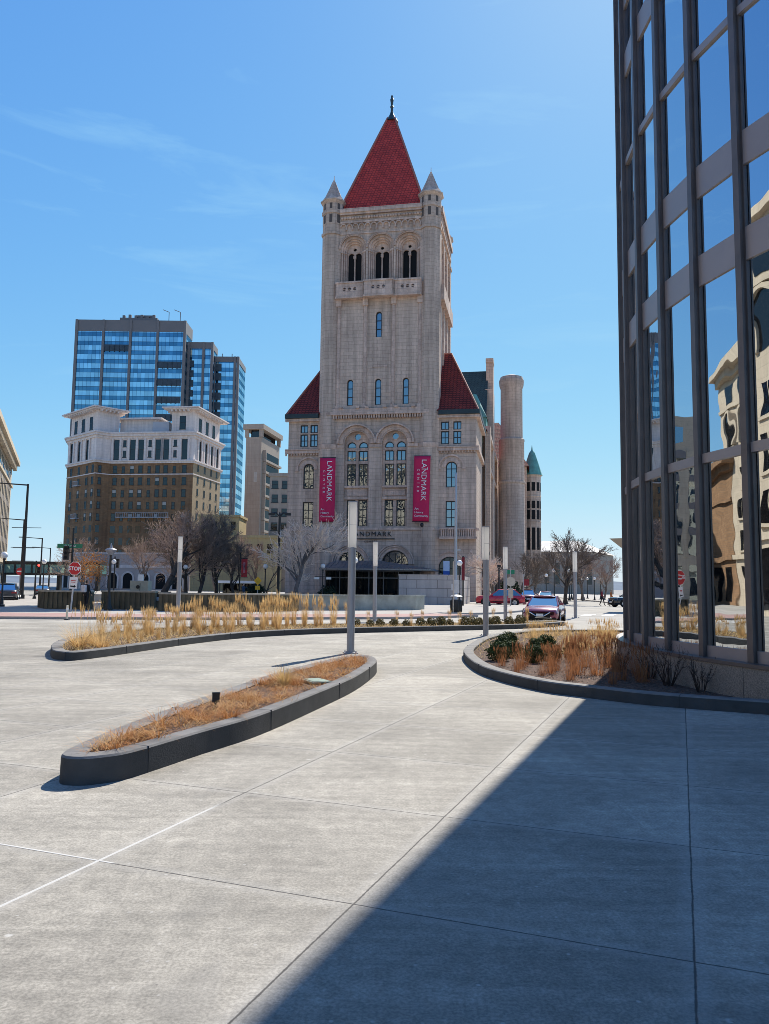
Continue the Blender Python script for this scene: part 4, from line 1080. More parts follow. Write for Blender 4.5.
# ------------------------------------------------------------------ street wall of offices at the far left
PIER = M_masonry('limestone_pier', (.52, .44, .33), (.49, .41, .31), (.42, .36, .27), 1.4, .7, .02, var=.1, nscale=.2, bump=.15, stain=.2)
BLUEWIN = M_glass('blue_office_glass', (.55, .68, .8), (.02, .035, .05), refl=.45, wave=.02, wscale=.4)
t = thing('stone_office_block', 'long stone office block with blue window strips and a deep cornice along the left street', 'building')
p0 = Vector((-76.0, 157.5)); p1 = Vector((-49.6, 92.5)); dv = (p1-p0).normalized(); nv = Vector((dv.y, -dv.x))
if nv.x < 0: nv = -nv
bk = [tuple(p1), tuple(p0), tuple(p0-nv*30), tuple(p1-nv*30)]
m = MB(); m.prism(bk, 0, 25.2); m.build('wall', PIER, t)
f = Face(t, tuple(p0), tuple(p1))
if (f.M.to_3x3() @ Vector((0, -1, 0))).to_2d().dot(nv) < 0: f = Face(t, tuple(p1), tuple(p0))
cm = MB(); cm.M = f.M; cm.box(-.9, f.L+.9, -.9, .3, 24.6, 25.3); cm.box(-1.3, f.L+1.3, -1.4, .3, 25.3, 26.2); cm.box(-.3, f.L+.3, -.35, .1, 20.6, 21.1); cm.box(-.3, f.L+.3, -.3, .1, 5.2, 5.8)
for k in range(int(f.L/1.2)): cm.box(k*1.2, k*1.2+.5, -1.0, -.3, 24.0, 24.6)
cm.M = None; cm.build('cornice', PIER, t)
st = MB()
st.box(-1.15, 1.15, -.04, .02, 6.2, 20.3); st.box(-1.15, 1.15, -.04, .02, 21.4, 23.6); st.box(-1.3, 1.3, -.04, .02, .4, 4.8); st_me = st.mesh('window_strip', BLUEWIN)
sp2 = MB()
for z in (9.0, 12.6, 16.2, 19.4): sp2.box(-1.15, 1.15, -.12, -.03, z, z+.9)
sp2.box(-.05, .05, -.1, -.03, 6.2, 20.3); sp2_me = sp2.mesh('spandrel', CLAD)
pr = MB(); pr.box(-.45, .45, -.10, .02, 5.8, 20.6); pr_me = pr.mesh('pier', PIER)
k = 0; u = 2.2
while u < f.L-1.5:
    o = f.put('window_strip', st_me, u, 0, 0); link('spandrel', sp2_me, o); f.put('pier', pr_me, u+1.75, 0, 0); u += 3.5

fe = Face(t, bk[3], bk[0])
u = 3.0
while u < fe.L-1.5:
    o = fe.put('window_strip', st_me, u, 0, 0); link('spandrel', sp2_me, o); fe.put('pier', pr_me, u+1.75, 0, 0); u += 3.5
# blocks across the street that the glass hall and the courthouse windows mirror
def mirror_block(label, x0, x1, y0, y1, h, mat, side, arches=True):
    t = thing('street_building', label, 'building')
    m = MB(); m.box(x0, x1, y0, y1, 0, h); m.build('wall', mat, t)
    f = Face(t, (x1, y0), (x1, y1)) if side == 'E' else Face(t, (x1, y1), (x0, y1))
    c = MB(); c.M = f.M; c.box(-.8, f.L+.8, -1.2, .2, h-.8, h); c.box(-.4, f.L+.4, -.6, .2, h-1.5, h-.8); c.box(0, f.L, -.3, .1, h-5.2, h-4.7); c.box(0, f.L, -.3, .1, 5.0, 5.6)
    c.M = None; split_build(c, 'cornice', mat, t)
    w = MB(); w.M = f.M; a = MB(); a.M = f.M
    u = 2.5
    while u < f.L-2:
        if arches: w.poly([(p[0], -.04, p[1]) for p in archpoly(u, h-9.5, h-6.8, 1.1, 10)]); a.archring(u, h-6.8, 1.15, 1.6, -.25, .02, zb=h-9.5, n=12); w.box(u-.9, u+.9, -.04, 0, h-4.3, h-2.2)
        z = 6.2
        while z < h-12:
            w.box(u-.95, u-.1, -.04, 0, z, z+2.3); w.box(u+.1, u+.95, -.04, 0, z, z+2.3); a.box(u-1.15, u+1.15, -.2, 0, z-.3, z-.05); z += 3.6
        w.box(u-1.2, u+1.2, -.04, 0, .5, 4.4)
        u += 3.9
    w.M = None; a.M = None
    w.build('windows', WDARK, t); a.build('window_trim', mat, t)
    return t
mb_ = mirror_block('cream terracotta commercial block mirrored in the near panes of the glass hall', -24, 0, 0, 65, 27.5, PIER, 'E')
mb2_ = mirror_block('lower brown brick block mirrored beside the cream block in the glass hall', -24, 0, 65.2, 84, 17.5, BRICK, 'E', False)
mb2_.location = (-24.0, 13.5, 0); mb2_.rotation_euler = (0, 0, atan2(.6, .8))
mb_.location = (-24.0, 13.5, 0); mb_.rotation_euler = (0, 0, atan2(.6, .8))
mirror_block('buff office block mirrored in the lower tower windows of the courthouse', -88, -42, -60, -40, 36, BRICK_L, 'N', False)

# beige hall with a pale roof far down the street on the right, parked-over skyway on the left
t = thing('beige_hall', 'wide beige hall with a pale sloping roof down the street behind bare trees', 'building')
q = [(44, 240), (64.6, 240), (77.5, 264), (57, 270)]
m = MB(); m.prism(q, 0, 12.8); m.build('wall', TAN, t)
m = MB(); o_ = off(q, .6); m.add([(p[0], p[1], 12.9) for p in o_] + [(50, 246, 16.6), (61.5, 246, 16.6), (70, 262, 16.0), (59, 264, 16.4)], [(0,1,5,4), (1,2,6,5), (2,3,7,6), (3,0,4,7), (4,5,6,7)])
m.build('roof', M_plain('pale_roof', (.56, .52, .46), .7, var=.1, scale=.2), t)
m = MB(); m.M = Face(t, q[0], q[1]).M
for i in range(6): m.box(2+i*3.3, 3.4+i*3.3, -.05, .02, 3, 9.5)
m.M = None; split_build(m, 'window', WDARK, t)
t = thing('skyway_bridge', 'glazed pedestrian bridge crossing the street at the far left', 'bridge')
m = MB(); m.box(-80, -54, 149, 152.5, 5.0, 5.6); m.box(-80, -54, 149, 152.5, 3.0, 3.4); 
for i in range(9): m.box(-80+i*3.2, -79.7+i*3.2, 148.95, 149.1, 3.4, 5.0)
m.build('frame', W_FRAME, t)
m = MB(); m.box(-80, -54, 149.1, 152.4, 3.4, 5.0); m.build('glass_wall', M_glass('aqua_glass', (.6, .9, .88), (.15, .32, .32), refl=.4, wave=0), t)
m = MB(); m.box(-62.6, -62.0, 150, 151, 0, 3.0); m.box(-55.2, -54.6, 150, 151, 0, 3.0); m.box(-73.4, -72.8, 150, 151, 0, 3); m.build('pier', W_FRAME, t)
# ------------------------------------------------------------------ planters
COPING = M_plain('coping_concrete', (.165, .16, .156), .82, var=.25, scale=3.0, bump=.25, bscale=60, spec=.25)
KERB_SHADED = M_plain('planter_concrete_shaded', (.062, .061, .060), .82, var=.22, scale=3.0, bump=.25, bscale=60, spec=.25)  # upright kerb faces: their shade is put into the colour, darker than the top
def M_mulch():
    m, n, b = _new('bark_mulch')
    t = N(n, 'TexCoord'); v = N(n, 'TexVoronoi', Scale=28.0); L(n, t.outputs['Object'], v.inputs['Vector'])
    nz = N(n, 'TexNoise', Scale=5.0, Detail=6.0); L(n, t.outputs['Object'], nz.inputs['Vector'])
    r = N(n, 'ValToRGB'); r.color_ramp.elements[0].color = (.045, .024, .016, 1); r.color_ramp.elements[1].color = (.20, .115, .08, 1)
    s = N(n, 'SeparateColor'); L(n, v.outputs['Color'], s.inputs[0]); L(n, s.outputs[0], r.inputs['Fac'])
    mm = N(n, 'MixRGB', blend_type='MULTIPLY'); mm.inputs['Fac'].default_value = .6; L(n, r.outputs[0], mm.inputs['Color1']); L(n, nz.outputs['Fac'], mm.inputs['Color2'])
    L(n, mm.outputs[0], b.inputs['Base Color']); b.inputs['Roughness'].default_value = .95
    bp = N(n, 'Bump'); bp.inputs['Strength'].default_value = 1.0; bp.inputs['Distance'].default_value = .03; L(n, v.outputs['Distance'], bp.inputs['Height']); L(n, bp.outputs[0], b.inputs['Normal'])
    return m
MULCH = M_mulch()
REED = M_leafy('dry_reed', (.50, .31, .12), (.78, .57, .29), 1.6, .45)
RUST = M_leafy('rusty_grass', (.20, .075, .035), (.46, .22, .10), 2.2, .4)
STRAW = M_leafy('matted_dry_grass', (.34, .13, .045), (.60, .32, .12), 2.6, .25)
STRAW_P = M_leafy('bleached_grass', (.42, .22, .08), (.74, .50, .24), 3.5, .3)
STRAW_Y = M_leafy('pale_straw', (.50, .34, .14), (.70, .52, .26), 2.0, .3)
BOX = M_leafy('boxwood_leaf', (.018, .035, .010), (.055, .085, .025), 5.0, .15, .8)
TWIG_DK = M_plain('dark_twig', (.035, .022, .018), .9, var=.3)
CHIP = M_leafy('wood_chip', (.07, .035, .022), (.34, .20, .13), 6.0, 0.0, .9)

JOINT = M_plain('joint_sealant', (.03, .03, .03), .9)
def catmull(P, closed=True, k=6):
    out = []; n = len(P)
    for i in range(n):
        p0, p1, p2, p3 = [Vector(P[(i+j) % n]) for j in (-1, 0, 1, 2)]
        for s in range(k):
            t = s/k
            out.append(tuple(.5*((2*p1) + (p2-p0)*t + (2*p0-5*p1+4*p2-p3)*t*t + (3*p1-p0-3*p2+p3)*t**3)))
    return out
def area(P): return .5*sum(P[i][0]*P[(i+1) % len(P)][1]-P[(i+1) % len(P)][0]*P[i][1] for i in range(len(P)))
def inside(p, poly):
    c = False; n = len(poly); j = n-1
    for i in range(n):
        xi, yi = poly[i][0], poly[i][1]; xj, yj = poly[j][0], poly[j][1]
        if (yi > p[1]) != (yj > p[1]) and p[0] < (xj-xi)*(p[1]-yi)/(yj-yi)+xi: c = not c
        j = i
    return c
def planter(name, label, ctrl, h, w, soil, k=6):
    P = catmull(ctrl, True, k)
    if area(P) < 0: P = P[::-1]
    t = thing(name, label, 'planter')
    n = len(P); b = .018
    def inset(d):
        Q = off(P, -d); ok = []
        for qx, qy in Q:
            dm = 1e9
            for i in range(n):
                ax, ay = P[i]; bx_, by_ = P[(i+1) % n]; ux, uy = bx_-ax, by_-ay
                s_ = max(0, min(1, ((qx-ax)*ux+(qy-ay)*uy)/(ux*ux+uy*uy+1e-12)))
                dm = min(dm, (qx-ax-ux*s_)**2+(qy-ay-uy*s_)**2)
            ok.append(dm > (d*.97)**2 and inside((qx, qy), P))
        good = [i for i in range(n) if ok[i]]
        return [Q[i] if ok[i] else Q[min(good, key=lambda g: min((g-i) % n, (i-g) % n))] for i in range(n)]
    rings = [(off(P, 0), -.01), (off(P, -.004), h-b), (off(P, -b), h), (inset(w-b), h), (inset(w), h-b), (inset(w), soil-.06)]
    vs = []; fs = []
    for pts, z in rings: vs += [(p[0], p[1], z) for p in pts]
    for r in range(len(rings)-1):
        for i in range(n): fs.append((r*n+i, r*n+(i+1) % n, (r+1)*n+(i+1) % n, (r+1)*n+i))
    m = MB(); m.add(vs[:2*n], [f for f in fs[:n]]); m.add(vs[4*n:], [(a-4*n, b_-4*n, c-4*n, d-4*n) for a, b_, c, d in fs[4*n:]]); m.build('kerb', KERB_SHADED, t, smooth=True, angle=40)
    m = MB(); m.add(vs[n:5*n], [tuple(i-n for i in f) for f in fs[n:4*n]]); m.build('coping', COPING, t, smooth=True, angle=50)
    inn = [r_ for r_ in rings[5][0]]
    # casting joints across the kerb, about every 2.4 m
    run = 0.0; nxt = 1.1
    for i in range(n):
        a_, b_ = Vector(P[i]), Vector(P[(i+1) % n]); run += (b_-a_).length
        if run < nxt: continue
        nxt = run + 2.4; d_ = (b_-a_).normalized(); nn_ = Vector((d_.y, -d_.x))
        j = MB(); j.M = Matrix.Translation((a_.x, a_.y, 0)) @ Matrix.Rotation(atan2(d_.y, d_.x), 4, 'Z')
        j.box(-.0022, .0022, -.0015, w*.96, h-.02, h+.0015); j.box(-.0022, .0022, -.002, .02, .0, h-.02)
        j.build('kerb_joint', JOINT, t)
    uq = []
    for p in inn:
        if not uq or (abs(p[0]-uq[-1][0])+abs(p[1]-uq[-1][1])) > 1e-4: uq.append(p)
    inn = uq
    s = MB(); s.add([(p[0], p[1], soil) for p in inn], [tuple(q) for q in tessellate_polygon([[Vector((p[0], p[1], 0)) for p in inn]])])
    s.build('soil', MULCH, t)
    return inn
def rand_in(poly, rnd):
    xs = [p[0] for p in poly]; ys = [p[1] for p in poly]
    while True:
        p = (rnd.uniform(min(xs), max(xs)), rnd.uniform(min(ys), max(ys)))
        if inside(p, poly): return p

A_ctrl = [(-2.77, 6.93), (-2.58, 6.74), (-2.32, 6.86), (-2.15, 7.12), (-1.81, 7.99), (-1.38, 9.07), (-.86, 11.08), (-.45, 12.9), (-.16, 15.0), (-.13, 16.1), (-.32, 16.85), (-.62, 16.9), (-.95, 16.2), (-1.75, 13.5), (-2.24, 10.93), (-2.60, 8.87), (-2.74, 7.73)]
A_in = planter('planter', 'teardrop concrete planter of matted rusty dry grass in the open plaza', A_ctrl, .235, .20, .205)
B_ctrl = [(-7.55, 18.0), (-7.10, 17.35), (-6.72, 17.30), (-6.3, 18.6), (-5.45, 22.3), (-4.25, 25.4), (-2.2, 27.75), (.64, 29.6), (3.85, 31.6), (5.8, 33.0), (7.6, 35.0), (8.45, 36.6), (7.9, 37.3), (6.2, 35.9), (3.2, 34.0), (0, 32.6), (-3.5, 31.0), (-6.8, 28.8), (-8.6, 25.5), (-8.75, 22.3), (-8.3, 19.9)]
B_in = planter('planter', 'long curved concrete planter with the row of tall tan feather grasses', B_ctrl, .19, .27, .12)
C_ctrl = [(2.40, 21.6), (1.98, 19.4), (1.86, 17.3), (1.93, 15.5), (2.2, 14.22), (2.66, 13.06), (3.12, 12.52), (3.83, 11.8), (4.55, 11.36), (5.38, 10.95), (6.5, 10.3), (8.2, 9.0), (10.5, 9.5), (11.5, 14), (12, 22), (11.2, 27.5), (9.0, 29.6), (6.2, 29.2), (4.2, 27.0), (3.1, 24.4)]
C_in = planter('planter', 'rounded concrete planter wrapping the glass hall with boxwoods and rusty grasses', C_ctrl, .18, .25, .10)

# ---- blades
def blade(mb, p, az, ln, lean, w, curl=.6, seg=3, droop=0.0):
    """a tapering ribbon that leans outward and curls"""
    x, y, z = p; dx, dy = cos(az), sin(az); px, py = -dy, dx
    vs = []; fs = []; a = lean
    for i in range(seg+1):
        ww = w*(1-.85*i/seg)*.5
        vs += [(x-px*ww, y-py*ww, z), (x+px*ww, y+py*ww, z)]
        st = ln/seg
        x += dx*sin(a)*st; y += dy*sin(a)*st; z += cos(a)*st; a += curl/seg + droop
    for i in range(seg): fs.append((2*i, 2*i+1, 2*i+3, 2*i+2))
    mb.add(vs, fs)
def clump(seed, n, h, spread, w, lean=(.02, .28), curl=.35, plume=0, mat=REED, base=.09, short=0):
    r = random.Random(seed); m = MB()
    for i in range(n):
        a = r.uniform(0, 2*pi); q = base*sqrt(r.random()); ln = h*r.uniform(.45, 1.0)
        blade(m, (q*cos(a), q*sin(a), 0), a+r.uniform(-.5, .5), ln, r.uniform(*lean)*spread, w*r.uniform(.7, 1.2), r.uniform(0, curl))
    for i in range(plume):
        a = r.uniform(0, 2*pi); ln = h*r.uniform(.95, 1.22); le = r.uniform(.0, .16)*spread
        q = base*.7*sqrt(r.random())
        blade(m, (q*cos(a), q*sin(a), 0), a, ln, le, w*.6, .1)
        tx, ty, tz = q*cos(a)+cos(a)*sin(le+.03)*ln*.9, q*sin(a)+sin(a)*sin(le+.03)*ln*.9, cos(le)*ln*.78
        for k in range(5): blade(m, (tx, ty, tz), r.uniform(0, 2*pi), ln*.25, r.uniform(.02, .2), w*1.1, .1, 2)
    for i in range(short):
        a = r.uniform(0, 2*pi); q = base*1.6*sqrt(r.random())
        blade(m, (q*cos(a), q*sin(a), 0), a, h*r.uniform(.2, .4), r.uniform(.5, 1.2), w, 1.0)
    return m.mesh('grass_clump', mat)
reed = [clump(11+i, 80, .84, .85, .009, plume=26, short=26, base=.075) for i in range(5)]
reed_lean = clump(31, 260, .95, 1.6, .010, lean=(.25, .65), curl=.9, plume=10, short=80)
low = [clump(41+i, 170, .36, 2.2, .010, lean=(.1, .5), curl=1.3, mat=REED, base=.12) for i in range(2)]
rust = [clump(51+i, 90, .62, 1.7, .0065, plume=26, mat=RUST, short=30, base=.13) for i in range(4)]
gold = [clump(61+i, 80, .44, 2.0, .007, plume=22, mat=REED, short=34, base=.13) for i in range(4)]
first = {}
def plant(me, x, y, z, s, rz, name, label, cat, group):
    o = link(name, me, None, (x, y, z), rz); o.scale = s if hasattr(s, '__len__') else (s, s, s)
    return tag(o, label, cat, group)
rp = random.Random(5)
# tall reeds of the long planter: two loose rows following its back edge
def along(P, t):
    seg = [(Vector(P[i+1])-Vector(P[i])).length for i in range(len(P)-1)]; d = t*sum(seg)
    for i, s_ in enumerate(seg):
        if d <= s_: return Vector(P[i]).lerp(Vector(P[i+1]), d/s_)
        d -= s_
    return Vector(P[-1])
rowA = [(-7.6, 20.6), (-6.9, 24.0), (-5.5, 27.0), (-3.4, 29.3), (-1.7, 30.4)]
rowB = [(-8.1, 22.5), (-7.6, 25.5), (-6.2, 28.0), (-4.2, 29.9), (-1.2, 31.4)]
rowC = [(-6.95, 20.2), (-6.2, 23.2), (-5.0, 25.9), (-3.5, 27.9)]
LBL = 'tall tan feather grass clump standing in the row along the long planter'
for P, n in ((rowA, 19), (rowB, 21), (rowC, 13)):
    for i in range(n):
        p = along(P, (i+.5)/n) + Vector((rp.uniform(-.12, .12), rp.uniform(-.15, .15)))
        s = rp.uniform(.82, 1.15) * min(1.12, max(.55, .55 + (p.y-20)*.062))
        plant(reed[i % 5], p.x, p.y, .12, (s, s, s*rp.uniform(.9, 1.12)), rp.uniform(0, 6.28), 'grass_clump', LBL, 'ornamental grass', 'tall feather grasses in the long planter')
plant(reed_lean, -7.28, 18.9, .12, 1.0, 1.9, 'grass_clump', 'leaning drooping grass clump at the pointed near end of the long planter', 'ornamental grass', None)
for (x, y, s) in ((-6.75, 19.0, .8), (-7.3, 19.9, .9)):
    plant(reed_lean, x, y, .12, s, 4.0, 'grass_clump', 'bent sheaf of straw grass just behind the leaning clump at the pointed end', 'ornamental grass', 'bent sheaves at the pointed end of the long planter')
# right half of the long planter: sparse reeds, low mounds
for x, y in ((-.6, 31.4), (.55, 31.8), (1.6, 32.2), (2.75, 32.6), (3.7, 33.2), (4.7, 33.6), (5.55, 34.2), (6.4, 34.9), (1.1, 30.9), (3.1, 31.9)):
    plant(reed[int(x*7) % 4], x, y, .12, (.55, .55, .68*rp.uniform(.8, 1.15)), rp.uniform(0, 6), 'grass_clump', 'short sparse grass tuft among low mounds at the thin end of the long planter', 'ornamental grass', 'short sparse tufts in the long planter')
mound = None
def leaf_ball(seed, r, n, size, mat, flat=.85):
    q = random.Random(seed); m = MB()
    for i in range(n):
        d = Vector((q.gauss(0, 1), q.gauss(0, 1), q.gauss(0, 1))).normalized()
        lump = 1 + .16*sin(d.x*5+seed)*sin(d.y*6+1.3*seed) + .1*sin(d.z*9)
        rad = r*lump*(.55+.45*q.random()**.4)
        p = Vector((d.x*rad, d.y*rad, max(.01, r*flat*.9 + d.z*rad*flat)))
        a = Vector((q.gauss(0, 1), q.gauss(0, 1), q.gauss(0, 1))).normalized(); b = a.cross(d+a*.2).normalized()
        s = size*q.uniform(.6, 1.3); c = a*s; e = b*s*.55
        m.add([tuple(p-c), tuple(p-e), tuple(p+c), tuple(p+e)], [(0, 1, 2, 3)])
    return m.mesh('foliage', mat)
DULL = M_leafy('winter_leaf', (.10, .075, .03), (.20, .17, .07), 4.0, .2)
mnd = [leaf_ball(3, .2, 700, .030, DULL), leaf_ball(4, .2, 700, .030, DULL)]
for i in range(17):
    p = along([(-1.2, 30.6), (1.5, 31.5), (3.6, 32.4), (5.4, 33.7), (6.3, 34.5)], (i+.4)/17)
    plant(mnd[i % 2], p.x+rp.uniform(-.15, .15), p.y+rp.uniform(-.15, .15), .12, rp.uniform(.75, 1.25), rp.uniform(0, 6), 'low_shrub', 'low dull olive shrub mound at the thin end of the long planter', 'shrub', 'low shrub mounds in the long planter')
# ---- planter C
bx = [leaf_ball(7, .23, 1700, .024, BOX), leaf_ball(8, .23, 1700, .024, BOX), leaf_ball(9, .23, 1700, .024, BOX)]
for i, (x, y, s) in enumerate(((2.55, 17.4, 1.15), (3.0, 18.3, 1.1), (3.25, 17.0, 1.1), (3.1, 20.2, 1.15), (3.75, 19.3, 1.1), (3.8, 17.7, 1.0), (4.3, 20.8, 1.1), (3.5, 21.9, 1.1), (4.5, 18.7, .95))):
    plant(bx[i % 3], x, y, .09, (s, s, s*.95), i*1.3, 'boxwood_shrub', 'dark green clipped boxwood among the others at the rounded tip of the hall planter', 'shrub', 'boxwoods in the hall planter')
for i, (x, y, s) in enumerate(((2.45, 16.3, .75), (2.9, 16.3, .9), (3.3, 13.9, .8), (3.8, 15.6, 1.1), (4.5, 13.7, 1.0), (4.0, 14.8, 1.15), (4.65, 16.2, 1.1), (2.55, 15.0, .6), (3.5, 16.4, .9), (4.4, 18.2, 1.0), (3.15, 14.9, .9), (2.72, 15.6, .9), (3.35, 15.5, 1.05), (3.65, 14.8, 1.15), (4.2, 16.3, 1.1), (4.55, 15.4, 1.0), (4.25, 14.0, .85), (4.95, 17.2, 1.05), (4.75, 14.6, 1.15), (4.15, 17.4, .9), (2.95, 14.6, .6), (3.9, 13.4, .6), (5.2, 18.6, 1.05))):
    plant(rust[i % 4], x, y, .09, (s, s, s*rp.uniform(.72, 1.0)), i*2.1, 'grass_clump', 'reddish brown dry grass clump in the mulch of the hall planter', 'ornamental grass', 'reddish grasses in the hall planter')
for i in range(34):
    p = along([(4.2, 19.5), (5.1, 20.5), (5.6, 23.5), (4.6, 24.5), (5.3, 27.0), (8.0, 27.5), (6.8, 24.2), (6.2, 21.5), (4.9, 22.3)], (i+.5)/34)
    s = rp.uniform(.7, 1.15)
    plant(gold[i % 4], p.x+rp.uniform(-.3, .3), p.y+rp.uniform(-.35, .35), .09, (s, s, s*rp.uniform(.9, 1.15)), rp.uniform(0, 6), 'grass_clump', 'golden sunlit grass clump in the back of the hall planter', 'ornamental grass', 'golden grasses in the hall planter')
# leafless shrubs in the shade of the plinth
def twiggy(seed, h, n, mat):
    q = random.Random(seed); m = MB()
    for i in range(n):
        a = q.uniform(0, 2*pi); le = q.uniform(.05, .5); p = Vector((.06*cos(a), .06*sin(a), 0)); ln = h*q.uniform(.5, 1)
        d = Vector((sin(le)*cos(a), sin(le)*sin(a), cos(le)))
        for k in range(3):
            p2 = p + d*ln/3; m.tube(p, p2, .006-.0014*k, .0046-.0014*k, 4, False)
            if k: 
                for s_ in range(2):
                    e = (d + Vector((q.gauss(0, .5), q.gauss(0, .5), q.gauss(0, .3)))).normalized(); m.tube(p2, p2+e*ln*.25, .003, .0015, 3, False)
            p = p2; d = (d + Vector((q.gauss(0, .15), q.gauss(0, .15), .05))).normalized()
    return m.mesh('twigs', mat)
tw = [twiggy(5, .62, 30, TWIG_DK), twiggy(6, .55, 30, TWIG_DK)]
for i, (x, y) in enumerate(((4.75, 15.7), (4.82, 14.3), (4.8, 13.3), (5.02, 12.5), (4.7, 16.9))):
    plant(tw[i % 2], x, y, .09, rp.uniform(.8, 1.1), i*1.1, 'bare_shrub', 'leafless dark twiggy shrub in the shade against the granite plinth', 'shrub', 'bare shrubs against the plinth')
# ---- ground litter: matted grass carpet of planter A, straw of B, chips of C
q = random.Random(21); m = MB()
for i in range(9000):
    p = rand_in(A_in, q)
    hgt = .06*max(0, sin(p[0]*6.1+p[1]*2.3)*sin(p[1]*3.1-p[0]*2.0)) + .035*max(0, sin(p[1]*9+p[0]*4))
    dens = .62 + .38*sin(p[1]*1.9+p[0]*3.7)*sin(p[1]*.8-p[0]*5.1)
    if q.random() > dens**1.6: continue
    blade(m, (p[0], p[1], .205+hgt*q.random()), q.uniform(0, 6.28), q.uniform(.08, .24), q.uniform(1.0, 1.6), q.uniform(.004, .008), q.uniform(.1, .6))
o = m.build('dry_grass', STRAW); tag(o, 'matted rusty brown dry grass covering the teardrop planter', kind='stuff')
m = MB()
for i in range(95):
    c = rand_in(A_in, q)
    if sin(c[1]*2.6+c[0]*5)*sin(c[1]*1.1-c[0]*3) < -.25: continue
    sc_ = q.uniform(.45, 1.0)
    for k in range(60):
        a = q.uniform(0, 6.28); blade(m, (c[0]+.07*cos(a), c[1]+.07*sin(a), .205), a, sc_*q.uniform(.14, .32), q.uniform(.35, 1.15), .006, q.uniform(.7, 1.8))
o = m.build('dry_grass', STRAW); tag(o, 'bushy rusty grass tufts spread over the teardrop planter', kind='stuff')
m = MB()
for i in range(46):
    c = rand_in(A_in, q); az0 = q.uniform(0, 6.28)
    for k in range(34):
        a = az0 + q.gauss(0, .7); blade(m, (c[0]+q.gauss(0, .07), c[1]+q.gauss(0, .10), .21+.03*q.random()), a, q.uniform(.14, .34), q.uniform(.85, 1.35), .006, q.uniform(.5, 1.4))
o = m.build('dry_grass', STRAW_P); tag(o, 'bleached straw coloured wisps combed over the teardrop planter', kind='stuff')
m = MB()
for k in range(260):
    a = q.uniform(0, 6.28); blade(m, (-1.47+.09*cos(a)*q.random(), 11.9+.09*sin(a), .20), a, q.uniform(.2, .38), q.uniform(.05, .8), .007, q.uniform(.2, 1.2))
o = m.build('straw_tuft', STRAW_Y); tag(o, 'upright pale straw tuft rising from the matted grass of the teardrop planter', 'ornamental grass')
m = MB()
for k in range(34):
    t_ = k/34; c = along([(-2.36, 8.9), (-1.98, 10.9), (-1.5, 13.4), (-.75, 15.9)], t_)
    for j in range(2): blade(m, (c.x+q.uniform(.0, .12), c.y, .20), q.uniform(0, 6.28), q.uniform(.1, .22), q.uniform(0, .35), .004, .2)
o = m.build('dry_stalks', STRAW); tag(o, 'thin dry stalks along the far kerb of the teardrop planter', kind='stuff')
m = MB()
for i in range(9000):
    p = rand_in(B_in, q); blade(m, (p[0], p[1], .12+.05*q.random()), q.uniform(0, 6.28), q.uniform(.1, .3), q.uniform(.8, 1.5), .012, .4, 2)
o = m.build('straw_litter', STRAW_Y); tag(o, 'pale straw litter covering the soil of the long planter', kind='stuff')
m = MB()
for i in range(9000):
    p = rand_in(C_in, q)
    if p[0] > 8: continue
    a = q.uniform(0, 6.28); s = q.uniform(.012, .04); t_ = q.uniform(.2, .5)
    dx, dy = cos(a)*s, sin(a)*s; z = .10+q.random()*.03; tz = q.uniform(-.02, .02)
    m.add([(p[0]-dx, p[1]-dy, z), (p[0]+dy*t_, p[1]-dx*t_, z+.006), (p[0]+dx, p[1]+dy, z+abs(tz)), (p[0]-dy*t_, p[1]+dx*t_, z+.002)], [(0, 1, 2, 3)])
o = m.build('mulch_chips', CHIP); tag(o, 'bark mulch chips spread over the hall planter', kind='stuff')
m = MB()
for i in range(5000):
    p = rand_in(C_in, q)
    if p[1] < 17.5 or p[0] > 8.5: continue
    blade(m, (p[0], p[1], .1+.04*q.random()), q.uniform(0, 6.28), q.uniform(.15, .35), q.uniform(.5, 1.4), .012, .5, 2)
o = m.build('straw_litter', STRAW_Y); tag(o, 'pale straw lying between the golden grasses of the hall planter', kind='stuff')
# ---- small fixtures in planter A
t = thing('garden_spotlight', 'small black spotlight on a stake in the teardrop planter', 'spotlight', (-2.0, 9.55, .205), radians(15)); t.scale = (.85, .85, 1.1)
m = MB(); m.box(-.05, .05, -.06, .06, .08, .18); m.box(-.055, .055, -.085, -.06, .17, .19); m.build('lamp_head', IRON, t)
m = MB(); m.tube((0, 0, -.05), (0, 0, .09), .02, n=8); m.box(-.05, .03, -.02, .02, 0, .03); m.build('stake', IRON, t)
t = thing('valve_cover', 'pale green plastic valve box lid set in the teardrop planter soil', 'valve cover', (-1.02, 12.2, .225), .5)
m = MB(); m.box(-.16, .16, -.22, .22, 0, .025); m.box(-.13, .13, -.19, .19, .025, .033); bevel(m.build('lid', M_plain('green_plastic', (.20, .28, .22), .5, var=.15), t), .008)
